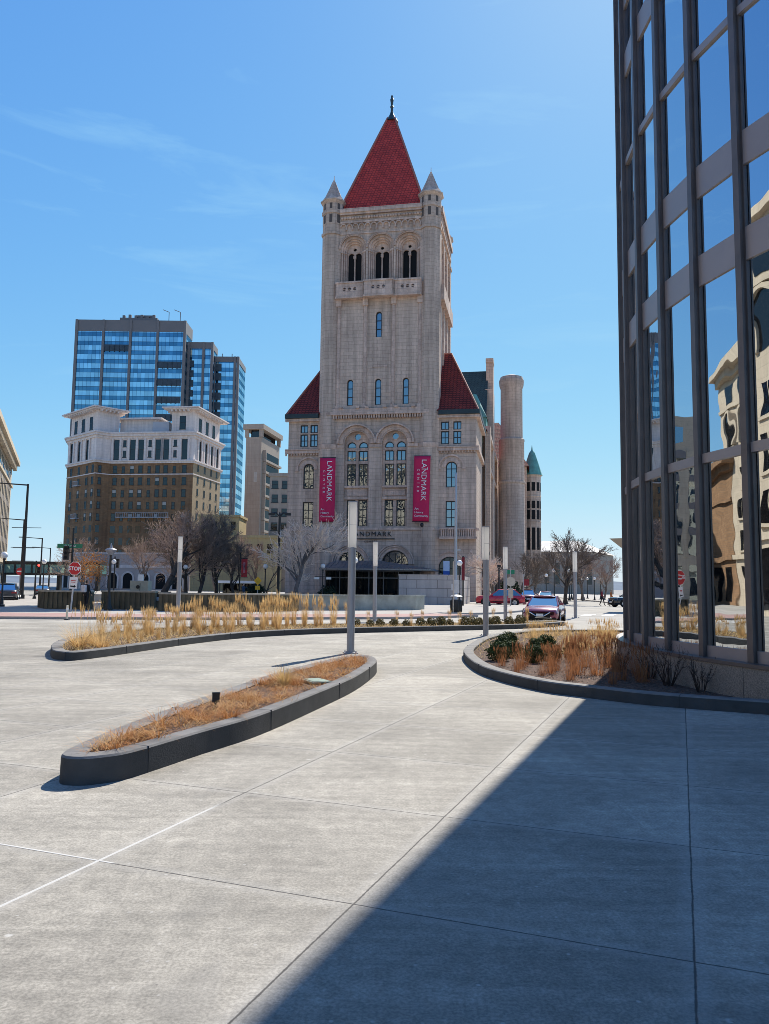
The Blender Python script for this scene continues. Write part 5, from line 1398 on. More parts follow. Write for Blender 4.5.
# ------------------------------------------------------------------ bare trees
BARK = M_plain('dark_bark', (.055, .046, .040), .95, var=.35, scale=6)
TWIG = M_plain('brown_twig', (.18, .135, .105), .9, var=.25, scale=2)
TWIG_PINK = M_plain('pinkish_twig', (.33, .235, .185), .9, var=.2, scale=2)
TWIG_PALE = M_plain('silver_twig', (.74, .58, .46), .8, var=.2, scale=2)
BARK_GREY = M_plain('grey_bark', (.15, .125, .11), .95, var=.3, scale=6)
ORANGE = M_leafy('rust_leaf', (.34, .13, .035), (.56, .26, .09), 1.5, .4)
def tree_mesh(seed, H, r0, spread, fork=.28, levels=5, nch=(4, 4, 4, 4, 3), up=.25, stems=1, twig=.012, lmul=.62, wig=.16):
    """returns (trunk mesh data, crown mesh data): trunk and limbs tapered, then branches down to twigs"""
    q = random.Random(seed); T = MB(); C = MB()
    def grow(p, d, ln, r, lev):
        nseg = 4 if lev < 2 else 3
        pts = [p.copy()]; rad = [r]
        for i in range(nseg):
            d = (d + Vector((q.gauss(0, wig), q.gauss(0, wig), q.gauss(0, wig*.6)+up*.12))).normalized()
            p = p + d*ln/nseg; pts.append(p.copy()); rad.append(max(twig*.55, r*(1-.62*(i+1)/nseg)))
        mb = T if lev < 2 else C; n = 8 if lev == 0 else (6 if lev == 1 else (4 if lev == 2 else 3))
        for i in range(nseg): mb.tube(pts[i], pts[i+1], rad[i], rad[i+1], n, False)
        if lev >= levels: return
        k = nch[min(lev, len(nch)-1)]
        for c in range(k):
            t_ = (.35 + .65*(c+q.random())/k) if lev else (fork + (1-fork)*(c+.6*q.random())/k)
            x = t_*nseg; i = min(nseg-1, int(x)); f = x-i
            bp = pts[i].lerp(pts[i+1], f); br = rad[i]*(1-f)+rad[i+1]*f
            a = q.uniform(0, 2*pi) if lev else 2*pi*c/k*1.0 + q.uniform(-.5, .5)
            side = d.orthogonal().normalized(); side = Matrix.Rotation(a, 3, d) @ side
            ang = q.uniform(.35, .8)*spread if lev else q.uniform(.4, .75)*spread
            nd = (d*cos(ang) + side*sin(ang) + Vector((0, 0, up*.3))).normalized()
            grow(bp, nd, ln*lmul*q.uniform(.75, 1.2), max(twig*.8, br*q.uniform(.5, .72)), lev+1)
        if lev: grow(pts[-1], d, ln*lmul*.9, max(twig*.7, rad[-1]), lev+1)
    for s in range(stems):
        a = 2*pi*s/max(1, stems)+.4
        d = Vector((.28*cos(a), .28*sin(a), 1)).normalized() if stems > 1 else Vector((q.gauss(0, .03), q.gauss(0, .03), 1)).normalized()
        grow(Vector((.12*cos(a) if stems > 1 else 0, .12*sin(a) if stems > 1 else 0, -.05)), d, H*.52, r0, 0)
    T.lathe([(r0*1.7, -.05), (r0*1.25, .12), (r0*1.02, .4)], 9, cap=False)
    return T, C
def tree(name, label, x, y, z, mesh, bark, twigm, s=1.0, rz=0.0, leaves=None):
    t = thing(name, label, 'tree', (x, y, z), rz); t.scale = (s, s, s) if not hasattr(s, '__len__') else s
    T, C = mesh
    key = (id(T), bark.name, twigm.name)
    if key not in _tc: _tc[key] = (T.mesh('trunk', bark), C.mesh('crown', twigm))
    link('trunk', _tc[key][0], t); c = link('crown', _tc[key][1], t)
    return t
_tc = {}
G1 = tree_mesh(101, 8.0, .24, 1.15, nch=(7, 5, 5, 4, 4), levels=4, twig=.021, lmul=.60)
G2 = tree_mesh(102, 7.4, .19, 1.0, nch=(7, 5, 5, 4, 4), levels=4, twig=.021)
G3 = tree_mesh(103, 7.0, .18, .95, nch=(7, 5, 5, 4, 4), levels=4, twig=.021, up=.35)
GW = tree_mesh(104, 9.0, .17, 1.25, fork=.22, nch=(14, 8, 7), levels=3, twig=.029, lmul=.50, up=.3)
GR = tree_mesh(105, 8.6, .24, .95, nch=(5, 5, 5, 5), levels=4, stems=2, twig=.030, lmul=.6)
GS = tree_mesh(106, 7.5, .09, .7, nch=(5, 4, 3, 3), levels=3, twig=.024, lmul=.5)
tree('bare_tree', 'broad bare tree with a dense wide twig crown at the start of the park row', -20.0, 70, .1, G1, BARK, TWIG_PINK, (1.45, 1.45, 1.22), .3)
tree('bare_tree', 'bare tree directly right of the broad spreading one in the park', -18.6, 74, .1, G2, BARK, TWIG, 1.18, 1.0)
tree('bare_tree', 'dark bare tree third along the park row', -17.1, 72, .1, G3, BARK, TWIG, 1.2, 2.2)
tree('bare_tree', 'dark bare tree fourth along the park row, leaning crown', -15.9, 75, .1, G2, BARK, TWIG, 1.05, 3.6)
tree('bare_tree', 'smallest dark tree at the end of the park row near the white shelter', -14.0, 74, .1, G3, BARK, TWIG, .9, 4.4)
tree('bare_tree', 'thin dark sapling between the red street banner and the twin-arm lamp post', -11.2, 73, .1, GS, BARK, TWIG, .9, .4)
tree('bare_tree', 'silver twigged tree in sunlight before the left courthouse wing', -8.0, 70, .1, GW, BARK_GREY, TWIG_PALE, (1.3, 1.3, 1.2), .9)
tree('bare_tree', 'pale tangled tree at the right corner of the courthouse', 11.2, 79, .1, GW, BARK_GREY, TWIG_PALE, .78, 2.9)
tree('bare_tree', 'forked two-stemmed dark tree beyond the crossing on the right', 19.7, 85, .1, GR, BARK, TWIG, .92, 1.2)
tree('bare_tree', 'pinkish bare tree rising left of the brown hotel behind the stop sign', -41.5, 108, .1, G1, BARK_GREY, TWIG_PINK, 1.18, 1.9)
tree('bare_tree', 'pinkish bare tree in front of the hotel entrance arcade', -35.0, 112, .1, G2, BARK_GREY, TWIG_PINK, 1.3, .2)
tree('bare_tree', 'greyish bare tree behind the park row under the balconies of the hotel', -30.2, 118, .1, G1, BARK_GREY, TWIG_PINK, 1.25, 4.0)
tree('bare_tree', 'pale bare tree before the low buff building', -22.5, 106, .1, G3, BARK_GREY, TWIG_PINK, 1.25, 5.0)
tree('bare_tree', 'faint bare tree between the buff building and the courthouse', -15.8, 100, .1, G2, BARK_GREY, TWIG_PINK, 1.12, 2.4)
tree('bare_tree', 'grey bare tree just left of the forked tree on the right', 19.6, 112, .1, G1, BARK_GREY, TWIG, 1.0, 5.1)
tree('bare_tree', 'bare tree right of the forked tree before the beige hall', 28.5, 112, .1, G2, BARK_GREY, TWIG_PINK, 1.12, 3.1)
tree('bare_tree', 'small far bare tree beside the glass hall at the end of the street', 33.2, 118, .1, G3, BARK_GREY, TWIG_PINK, .9, .7)
tree('bare_tree', 'far grey bare tree behind the oriel turret of the courthouse', 23.8, 125, .1, G3, BARK_GREY, TWIG, 1.1, 1.7)
# the small tree that kept its rusty leaves
t = tree('leafy_tree', 'small tree with clinging rusty orange leaves between the stop sign and the lamp post', -22.4, 60, .1, tree_mesh(107, 4.0, .06, .9, nch=(6, 4, 4), levels=3, twig=.01, lmul=.5), BARK, TWIG, 1.0, .2)
q = random.Random(9); m = MB()
for i in range(1500):
    d = Vector((q.gauss(0, 1), q.gauss(0, 1), q.gauss(0, 1))).normalized(); rr_ = q.random()**.45
    lump = 1+.25*sin(d.x*6)*sin(d.z*5+d.y*4)
    p = Vector((d.x*1.35*rr_*lump, d.y*1.35*rr_*lump, 2.75+d.z*1.25*rr_*lump))
    if sin(p.x*5.3)*sin(p.y*4.7)*sin(p.z*5.9) > .25: continue
    a = Vector((q.gauss(0, 1), q.gauss(0, 1), q.gauss(0, 1))).normalized(); b = a.orthogonal().normalized(); s = q.uniform(.04, .085)
    m.add([tuple(p-a*s), tuple(p-b*s*.6), tuple(p+a*s), tuple(p+b*s*.6)], [(0, 1, 2, 3)])
m.build('leaves', ORANGE, t)
# dark evergreens low at the courthouse foot
YEW = M_leafy('dark_evergreen', (.012, .02, .010), (.04, .055, .025), 3.0, .1)
yw = leaf_ball(12, .9, 1500, .09, YEW, .8)
for (x, y, s, lab) in ((-5.6, 79, 1.1, 'dark evergreen bush at the courthouse wall behind the silver tree'), (-13.3, 82, 1.2, 'dark evergreen bush behind the smallest tree of the park row'), (13.5, 84, 1.6, 'dark evergreen bush behind the pale tangled tree at the courthouse corner')):
    plant(yw, x, y, .1, s, x, 'evergreen_bush', lab, 'bush', None)
gl_ = link('dry_bush', gold[0], None, (-16.0, 43.9, .12)); gl_.scale = (1.5, 1.5, 1.2); tag(gl_, 'dry tan grass clump at the foot of the black lantern post', 'ornamental grass')
# ------------------------------------------------------------------ light columns
STEEL = M_plain('painted_grey_steel', (.30, .30, .32), .42, metal=.25, var=.07, scale=3)
LUM = M_leafy('opal_light_panel', (.76, .74, .71), (.80, .78, .75), .5, .6, .4)
GLOBE = M_plain('opal_globe', (.82, .80, .77), .3, var=.04)
PALEPOLE = M_plain('galvanised_pole', (.40, .41, .43), .4, metal=.4, var=.1, scale=2)
GREEN_S = M_plain('green_sign', (.01, .20, .10), .5, var=.08)
RED_S = M_plain('red_sign', (.50, .012, .022), .45, var=.08)
WHITE_S = M_plain('white_sign', (.78, .78, .77), .5, var=.05)
YELLOW_S = M_plain('yellow_sign', (.75, .42, .02), .5, var=.08)
RED_LIT = M_emit('red_signal_light', (1.0, .04, .03), 3.5)
m = MB(); m.tube((0, 0, .02), (0, 0, 2.66), .098, .098, 24); shaft = m.mesh('shaft', STEEL, True, 40)
m = MB(); m.box(-.098, .098, -.098, .098, 2.672, 3.85); panel = m.mesh('light_panel', LUM)
m = MB(); m.box(-.17, .17, -.17, .17, 0, .025)
for a in (-.12, .12):
    for b in (-.12, .12): m.tube((a, b, .025), (a, b, .06), .018, n=6)
basep = m.mesh('base_plate', STEEL)
m = MB(); m.lathe([(.106, 2.64), (.106, 2.685)], 24); collar = m.mesh('collar', STEEL)
m = MB(); m.box(-.106, .106, -.106, .106, 3.85, 3.875); topcap = m.mesh('top_cap', STEEL)
m = MB(); m.box(-.045, .045, -.104, -.08, .45, .75); hatch = m.mesh('access_hatch', STEEL)
m = MB()
for s_ in (-.1, .094): m.box(s_, s_+.006, -.1005, -.094, 2.69, 3.85)
m.box(-.1, .1, -.1, -.0975, 3.255, 3.263); seam = m.mesh('panel_trim', STEEL)
def column(x, y, z, label):
    t = thing('light_column', label, 'light column', (x, y, z), radians(12), 'grey light columns with white upper panels')
    for n_, me in (('shaft', shaft), ('light_panel', panel), ('base_plate', basep), ('collar', collar), ('top_cap', topcap), ('access_hatch', hatch), ('panel_trim', seam)): link(n_, me, t)
column(-.82, 20.05, 0, 'nearest and tallest looking grey light column, at the far tip of the teardrop planter')
column(3.62, 27.75, 0, 'light column between the two kerbs of the long planter and the hall planter')
column(-9.35, 35.8, 0, 'light column rising behind the feather grasses on the left')
column(-.42, 38.2, .0, 'light column in front of the courthouse canopy')
column(6.42, 41.3, 0, 'light column standing before the red parked car')
column(11.25, 46.0, 0, 'light column right of the maroon sedan on the open pavement')

# ------------------------------------------------------------------ globe lamps
m = MB(); m.lathe([(.20, 0), (.20, .12), (.13, .18), (.10, .5), (.06, .62), (.05, 2.75), (.07, 2.8), (.05, 2.9), (.09, 3.0), (.09, 3.05)], 10); gpost = m.mesh('post', IRON, True, 40)
m = MB(); m.ball((0, 0, 3.27), .22, 14, 10); globe = m.mesh('globe', GLOBE, True)
def globe_lamp(x, y, label, s=1.0, z=.115, grp=None):
    t = thing('globe_lamp', label, 'street lamp', (x, y, z), 0, grp); t.scale = (s, s, s)
    link('post', gpost, t); link('globe', globe, t)
globe_lamp(-24.3, 50, 'black lamp post with a single white globe at the left edge before the office block', 1.0)
globe_lamp(-10.9, 72, 'globe lamp beside the yellow sign and red street banner', 1.0)
globe_lamp(6.1, 63, 'globe lamp behind the litter bin by the stone block wall', 1.08)
globe_lamp(-2.35, 64, 'globe lamp half hidden behind the nearest light column at the entrance', 1.12)
globe_lamp(-18.0, 71, 'globe lamp in front of the hotel arcade behind the utility cabinet', .95)
globe_lamp(-36.5, 84, 'globe lamp standing under the right end of the skyway', 1.15)
for i, (px, y, s) in enumerate(((557, 95, 1.05), (549, 100, .9), (572, 105, 1.1), (576, 112, 1.15), (574, 125, .95), (597, 110, .85), (590, 128, .9), (584, 118, .8), (603, 120, .85))):
    globe_lamp((px-387)/780*y, y, 'small far globe lamp in the cluster under the trees at the end of the street', s*1.1, .1, 'far globe lamps at the end of the street')
# twin-globe lamp at the left wing
t = thing('twin_lamp', 'black lamp with a globe above two pale side lanterns before the left courthouse wing', 'street lamp', (-5.6, 72, .115))
link('post', gpost, t); link('globe', globe, t, (0, 0, .1))
m = MB(); m.box(-.75, .75, -.03, .03, 2.35, 2.42); m.build('crossarm', IRON, t)
for s in (-.55, .55):
    m = MB(); m.box(s-.22, s+.22, -.12, .12, 2.15, 2.35); m.build('side_lantern', GLOBE, t)
# black lantern post
t = thing('lantern_post', 'black lantern post with a flared top and a white globe hung at its side', 'street lamp', (-15.95, 45.6, .115))
m = MB(); m.lathe([(.24, 0), (.24, .15), (.16, .3), (.12, .75), (.08, .9), (.065, 3.15), (.09, 3.2)], 10); m.build('post', IRON, t, smooth=True, angle=40)
m = MB(); m.lathe([(.09, 3.2), (.30, 3.42), (.34, 3.5), (.30, 3.55), (.1, 3.62), (.05, 3.8), (.02, 3.9)], 10); m.build('lantern', STEEL, t, smooth=True, angle=40)
m = MB(); m.tube((0, 0, 2.95), (.18, 0, 2.98), .03, n=6); m.build('bracket', IRON, t)
m = MB(); m.ball((.2, 0, 2.82), .14, 12, 8); m.build('globe', GLOBE, t, smooth=True)
# twin arm lamp by the courthouse
t = thing('twin_arm_lamp', 'tall black lamp post with a curved double arm standing left of the courthouse', 'street lamp', (-9.7, 72, .115))
m = MB(); m.lathe([(.3, 0), (.3, .25), (.14, .5), (.11, 8.0), (.06, 8.3)], 10); m.build('post', IRON, t)
m = MB()
for s in (-1, 1):
    P = [(0, 0, 7.9), (s*.35, 0, 8.25), (s*.75, 0, 8.2)]
    for a, b in zip(P, P[1:]): m.tube(a, b, .06, n=6)
m.build('arm', IRON, t)
for s in (-1, 1):
    m = MB(); m.box(s*.75-.28, s*.75+.28, -.18, .18, 8.0, 8.22); m.build('lamp_head', IRON, t)
# roadway lights on the left street
def roadlight(x, y, h, arm, label):
    t = thing('roadway_light', label, 'street light', (x, y, 0))
    m = MB(); m.tube((0, 0, 0), (0, 0, h), .17, .10, 10); m.tube((0, 0, 0), (0, 0, .5), .28, .26, 8); m.build('pole', IRON, t)
    m = MB(); m.tube((0, 0, h-.1), (-arm, 0, h+.12), .07, .05, 6); m.build('arm', IRON, t)
    m = MB(); m.box(-arm-.7, -arm, -.14, .14, h+.04, h+.18); m.build('lamp_head', IRON, t)
    if y < 105:
        m = MB()
        for z in (h*.62, h*.45): m.tube((-1.3, 0, z), (1.5, 0, z), .03, n=5)
        m.build('banner_bar', IRON, t)
roadlight(-34.1, 74, 11.0, 3.6, 'nearest dark roadway light with a long arm on the left street')
roadlight(-46.3, 100, 9.7, 3.2, 'second roadway light on the left street, just behind the nearest one')
roadlight(-57.0, 130, 9.0, 3.2, 'third roadway light on the left street, its arm above the skyway')
roadlight(-67.5, 158, 8.6, 3.0, 'farthest roadway light on the left street')
# tall pale flagpole
t = thing('flagpole', 'tall pale bare pole standing in front of the right courthouse wing', 'pole', (4.78, 52, .1))
m = MB(); m.lathe([(.16, 0), (.16, .2), (.11, .3), (.09, 5.2), (.06, 9.2), (.02, 9.3)], 12); m.build('pole', PALEPOLE, t, smooth=True, angle=40)
m = MB(); m.box(.07, .32, -.05, .05, 4.0, 4.14); m.tube((.06, 0, 3.4), (-.12, -.05, 3.4), .05, n=6); m.build('bracket', PALEPOLE, t)
# thin sign post with a small plate, seen edge-lit
t = thing('sign_post', 'thin tan post with a pale translucent plate in front of the litter bin', 'sign', (4.32, 48.6, 0))
m = MB(); m.tube((0, 0, 0), (0, 0, 3.3), .03, n=8); m.build('post', M_plain('tan_post', (.50, .43, .34), .6, var=.1), t)
m = MB(); m.box(.02, .38, -.01, .01, 1.35, 2.15); m.box(-.12, .02, -.012, .008, 1.5, 1.9); m.build('plate', M_plain('pale_plate', (.52, .54, .55), .4, var=.15, scale=4), t)
# litter bin
t = thing('litter_bin', 'black round litter bin with a pale rain lid by the flagpole', 'bin', (4.62, 49.8, .1))
m = MB(); m.lathe([(.34, 0), (.36, .05), (.36, .78), (.33, .82)], 18); m.build('body', IRON, t, smooth=True, angle=40)
m = MB()
for k in range(18):
    a = 2*pi*k/18; m.tube((.37*cos(a), .37*sin(a), .06), (.37*cos(a), .37*sin(a), .76), .018, n=4)
m.build('slats', IRON, t)
m = MB()
for k in range(4): a = pi/4+pi/2*k; m.tube((.3*cos(a), .3*sin(a), .8), (.3*cos(a), .3*sin(a), 1.0), .025, n=6)
m.build('lid_support', IRON, t)
m = MB(); m.lathe([(.40, .98), (.40, 1.02), (.28, 1.10), (.05, 1.13)], 18); m.build('lid', PALEPOLE, t, smooth=True, angle=40)
# ------------------------------------------------------------------ signs
def plate_oct(r): return [(r*cos(pi/8+k*pi/4), r*sin(pi/8+k*pi/4)) for k in range(8)]
t = thing('stop_sign', 'red octagonal stop sign above a small white arrow plate on a leaning post', 'sign', (-17.45, 43.9, .12), radians(-8))
t.rotation_euler = (0, radians(3.2), radians(-8))
m = MB(); m.box(-.04, .04, -.02, .02, 0, 2.75); m.build('post', M_plain('white_post', (.62, .60, .57), .5), t)
def vprism(pts, y0, y1):
    m = MB(); n = len(pts); m.add([(p[0], y0, p[1]) for p in pts]+[(p[0], y1, p[1]) for p in pts], [tuple(range(n)), tuple(reversed(range(n, 2*n)))]+[(i, (i+1) % n, n+(i+1) % n, n+i) for i in range(n)]); return m
m = vprism([(p[0], p[1]+2.36) for p in plate_oct(.40)], -.035, -.025); o = m.build('rim', WHITE_S, t)
m = vprism([(p[0], p[1]+2.36) for p in plate_oct(.37)], -.045, -.036); m.build('octagon', RED_S, t)
put_text(t, text_mesh('STOP', .30, WHITE_S, .003, 1.0, bold=.008), (0, -.052, 2.35))
m = MB(); m.box(-.24, .24, -.035, -.025, 1.22, 1.88); o = m.build('arrow_plate', WHITE_S, t)
m = MB(); m.box(-.15, .06, -.042, -.036, 1.33, 1.40); m.add([(.06, -.04, 1.27), (.18, -.04, 1.365), (.06, -.04, 1.46)], [(0, 1, 2)]); m.build('arrow', BLACK, o)
m = MB(); m.box(-.14, .14, -.042, -.036, 1.66, 1.70); m.box(-.12, .12, -.042, -.036, 1.58, 1.61); m.build('print', RED_S, o)
t = thing('delineator_post', 'slender pale flexible post at the kerb in front of the stop sign', 'bollard', (-14.35, 35.7, .0))
m = MB(); m.lathe([(.05, 0), (.05, .62), (.045, .66), (.01, .67)], 10); m.build('tube', M_plain('cream_plastic', (.62, .56, .44), .5, var=.1), t)
m = MB(); m.lathe([(.14, .0), (.12, .04)], 10); m.build('foot', IRON, t)
m = MB(); m.lathe([(.053, .45), (.053, .55)], 10); m.build('band', WHITE_S, t)
# traffic signals with street name
def signal(x, y, h, label, lit=False, name=None, gap=0.0, ped=False):
    t = thing('traffic_signal', label, 'traffic light', (x, y, 0))
    m = MB(); m.tube((0, 0, 0), (0, 0, h), .09, .07, 8); m.tube((0, 0, 0), (0, 0, .35), .2, .16, 8); m.build('pole', IRON, t)
    for k, (dx, z) in enumerate(((-.42, h-2.3),) if not ped else ((.32, h-1.25), )):
        m = MB(); m.box(dx-.16, dx+.16, -.14, .14, z, z+1.0); m.box(dx-.02 if dx > 0 else dx, dx if dx > 0 else dx+.4, -.03, .03, z+.5, z+.56); hd = m.build('signal_head', IRON, t)
        for j in range(3):
            m = MB(); m.lathe([(.11, 0), (.11, .02)], 12); mm_ = Matrix.Translation((dx, -.145, z+.82-.32*j)) @ Matrix.Rotation(pi/2, 4, 'X')
            m.v = [tuple(mm_ @ Vector(v)) for v in m.v]; m.build('lens', RED_LIT if (lit and j == 0) else BLACK, hd)
    if name:
        m = MB(); m.box(-1.1, .7, -.02, .02, h-1.45, h-1.15); p = m.build('street_name_plate', GREEN_S, t)
        put_text(p, text_mesh(name, .24, WHITE_S, .003), (-.2, -.03, h-1.3))
signal(-22.35, 56, 5.6, 'dark traffic signal pole with a green street name plate above the park wall', name='W 5th St')
signal(-32.9, 74, 3.7, 'traffic signal showing red light beside the nearest roadway light', lit=True, ped=True)
signal(-29.6, 86, 4.6, 'unlit traffic signal under the skyway', ped=True)
t = thing('no_entry_sign', 'small round red sign on a grey post at the far left', 'sign', (-35.3, 76, 0))
m = MB(); m.tube((0, 0, 0), (0, 0, 2.9), .05, n=8); m.build('post', PALEPOLE, t)
m = MB(); m.lathe([(.36, 0), (.36, .03)], 20); m.v = [tuple(Matrix.Translation((0, -.06, 2.7)) @ Matrix.Rotation(pi/2, 4, 'X') @ Vector(v)) for v in m.v]; m.build('disc', RED_S, t)
m = MB(); m.box(-.25, .25, -.1, -.095, 2.63, 2.76); m.build('bar', WHITE_S, t)
t = thing('street_sign', 'round pale disc sign under a green street plate by the red car', 'sign', (11.35, 70, .1))
m = MB(); m.tube((0, 0, 0), (0, 0, 3.4), .05, n=8); m.build('post', PALEPOLE, t)
m = MB(); m.lathe([(.42, 0), (.42, .03)], 20); m.v = [tuple(Matrix.Translation((0, -.06, 2.15)) @ Matrix.Rotation(pi/2, 4, 'X') @ Vector(v)) for v in m.v]; m.build('disc', M_plain('tan_disc', (.55, .47, .37), .5), t)
m = MB(); m.box(-.22, .22, -.07, -.05, .7, 1.6); m.build('lower_plate', M_plain('tan_plate', (.50, .42, .33), .6), t)
m = MB(); m.box(-.32, .36, -.02, .02, 2.85, 3.2); m.build('green_plate', GREEN_S, t)
t = thing('red_flag_sign', 'small red pennant sign on a post at the foot of the oriel turret', 'sign', (14.3, 80, .1))
m = MB(); m.tube((0, 0, 0), (0, 0, 3.0), .05, n=8); m.build('post', PALEPOLE, t)
m = MB(); m.box(.04, .55, -.03, .03, 1.85, 2.5); m.build('plate', M_plain('deep_red_plate', (.25, .012, .02), .6), t)
t = thing('red_banner_pole', 'slim dark red pole standing at the right end of the stone block wall', 'pole', (6.9, 68, .1))
m = MB(); m.tube((0, 0, 0), (0, 0, 4.3), .07, n=8); m.build('pole', IRON, t)
m = MB(); m.box(-.13, .13, -.08, -.06, 2.2, 4.2); m.build('banner_strip', M_plain('dark_red_cloth', (.16, .012, .02), .8), t)
for x, y, h, lab in ((9.05, 68, 4.3, 'slim black post left of the second light column by the courthouse corner'), (11.2, 76, 3.4, 'slim black post behind the second light column')):
    t = thing('iron_post', lab, 'post', (x, y, .1)); m = MB(); m.lathe([(.28, 0), (.2, .35), (.1, .5), (.07, h), (.1, h+.05), (.02, h+.15)], 8); m.build('shaft', IRON, t)
    m = MB(); m.box(-.16, .16, -.16, .16, h+.15, h+.4); m.build('cap', IRON, t)
t = thing('street_banner', 'narrow red street banner on a thin black pole by the shelter', 'banner', (-13.6, 74, .1))
m = MB(); m.tube((0, 0, 0), (0, 0, 4.6), .06, n=8); m.tube((0, 0, 4.05), (.75, 0, 4.05), .03, n=6); m.tube((0, 0, 2.3), (.75, 0, 2.3), .03, n=6); m.build('pole', IRON, t)
m = MB(); m.box(.12, .68, -.015, .015, 2.3, 4.02); m.build('cloth', RED_S, t)
m = MB(); m.box(.3, .48, -.025, -.018, 2.7, 3.7); m.build('lettering', M_plain('pink_print', (.62, .2, .24), .7), t)
t = thing('warning_sign', 'yellow warning sign on a thin pole under the globe lamp', 'sign', (-11.4, 71, .1))
m = MB(); m.tube((0, 0, 0), (0, 0, 2.3), .04, n=8); m.build('post', PALEPOLE, t)
m = vprism([(0, 2.35), (.36, 1.95), (0, 1.55), (-.36, 1.95)], -.05, -.03); m.build('diamond', YELLOW_S, t)
m = MB(); m.box(-.22, .22, -.05, -.03, 1.15, 1.5); m.build('lower_plate', YELLOW_S, t)
# ------------------------------------------------------------------ park walls
def M_ribbed():
    m, n, b = _new('ribbed_brown_concrete')
    t = N(n, 'TexCoord'); s = N(n, 'SeparateXYZ'); L(n, t.outputs['Object'], s.inputs[0])
    nz = N(n, 'TexNoise', Scale=1.2, Detail=7.0); L(n, t.outputs['Object'], nz.inputs['Vector'])
    r = N(n, 'ValToRGB'); r.color_ramp.elements[0].position = .3; r.color_ramp.elements[1].position = .7
    r.color_ramp.elements[0].color = (.085, .07, .042, 1); r.color_ramp.elements[1].color = (.15, .125, .08, 1); L(n, nz.outputs['Fac'], r.inputs['Fac'])
    L(n, r.outputs[0], b.inputs['Base Color']); b.inputs['Roughness'].default_value = .9
    return m
RIB = M_ribbed()
GREYWALL = M_plain('grey_green_concrete', (.34, .35, .31), .8, var=.3, scale=1.1, bump=.2, spec=.3)
def ribwall(label, P, h, mat, ribs=True, th=.4, z=.115):
    t = thing('park_wall', label, 'wall'); b = MB(); c = MB(); r = MB()
    for i in range(len(P)-1):
        f = Face(t, P[i], P[i+1]); b.M = f.M; c.M = f.M; r.M = f.M
        b.box(0, f.L, 0, th, z, h-.10); c.box(-.02, f.L+.02, -.07, th+.04, h-.10, h)
        if ribs:
            for k in range(int(f.L/.32)): r.box(k*.32+.04, k*.32+.20, -.06, .001, z+.02, h-.11)
    b.M = c.M = r.M = None
    b.build('body', mat, t); c.build('coping', M_plain('coping', (.36, .32, .25), .85, var=.2, scale=2) if ribs else mat, t)
    if ribs: r.build('rib', mat, t)
ribwall('ribbed brown concrete park wall left of the stop sign', [(-21.6, 49.2), (-20.2, 46.9), (-17.3, 46.3)], 1.22, RIB)
ribwall('ribbed brown concrete park wall between the stop sign and the lantern post', [(-17.0, 47.3), (-13.7, 47.0)], 1.25, RIB)
ribwall('long ribbed brown concrete park wall behind the feather grasses', [(-13.0, 45.4), (-8.3, 46.0), (-5.2, 48.3)], 1.18, RIB)
ribwall('smooth grey green planter wall in front of the courthouse entrance', [(-7.2, 49.4), (-2.0, 51.2), (2.2, 53.6), (2.9, 55.4)], 1.12, GREYWALL, False)
# sunken opening with a bench between wall pieces
t = thing('stone_bench', 'low grey blue stone bench in the dark gap between the park walls', 'bench', (-14.55, 47.6, .115))
m = MB(); m.box(-1.6, 1.5, -.3, .3, .55, .75); bevel(m.build('seat', M_plain('blue_grey_stone', (.26, .30, .34), .5, var=.15), t), .02)
for x in (-1.1, 1.0):
    m = MB(); m.box(x-.15, x+.15, -.22, .22, 0, .55); m.build('leg', RIB, t)
m = MB(); m.box(-1.65, 1.55, .32, .45, 0, 1.1); m.build('backrest', IRON, t)
t = thing('utility_cabinet', 'beige utility cabinet with a small round vent standing above the park wall', 'cabinet', (-15.6, 50.5, .115))
m = MB(); m.box(-.62, .55, -.4, .4, 0, 1.75); bevel(m.build('body', M_plain('beige_cabinet', (.40, .37, .28), .6, var=.1), t), .03)
m = MB(); m.lathe([(.12, 0), (.12, .02)], 12); m.v = [tuple(Matrix.Translation((-.1, -.42, 1.35)) @ Matrix.Rotation(pi/2, 4, 'X') @ Vector(v)) for v in m.v]; m.build('vent', IRON, t)
m = MB(); m.box(-.2, .1, -.1, .1, 1.75, 2.15); m.build('stub_pipe', GLOBE, t)
m = MB(); m.box(.02, .05, -.415, -.4, .2, 1.6); m.build('door_seam', IRON, t)
ribwall('low pale stone parapet running behind the park row of trees', [(-26, 66), (-9.5, 67.5)], .75, M_plain('parapet_stone', (.42, .39, .35), .85, var=.2, scale=1), False)
t = thing('ramp_wall', 'high grey wall of large stone blocks beside the entrance ramp', 'wall', LAND.matrix_basis @ Vector((0, 0, 0)), radians(-10.6))
m = MB(); m.box(5.0, 10.8, -15.2, -14.4, .1, 2.72); m.box(10.4, 10.8, -14.4, -6, .1, 2.72); m.build('body', STONE_BLOCK, t)
m = MB(); m.box(4.95, 10.85, -15.25, -14.35, 2.72, 2.82); m.build('coping', STONE_BLOCK, t)
t = thing('white_shelter', 'white flat roofed shelter beyond the park trees', 'shelter', (-17.6, 95, .1))
m = MB(); m.box(-2.3, 2.3, -1.2, 1.2, 1.75, 2.05); m.build('roof', WHITE_S, t)
m = MB()
for x in (-2.1, 2.0):
    for y in (-1, .95): m.box(x, x+.1, y, y+.1, 0, 1.75)
m.build('post', IRON, t); m = MB(); m.box(-2.1, 2.1, 1.0, 1.04, .3, 1.7); m.build('glass_panel', WDARK, t)
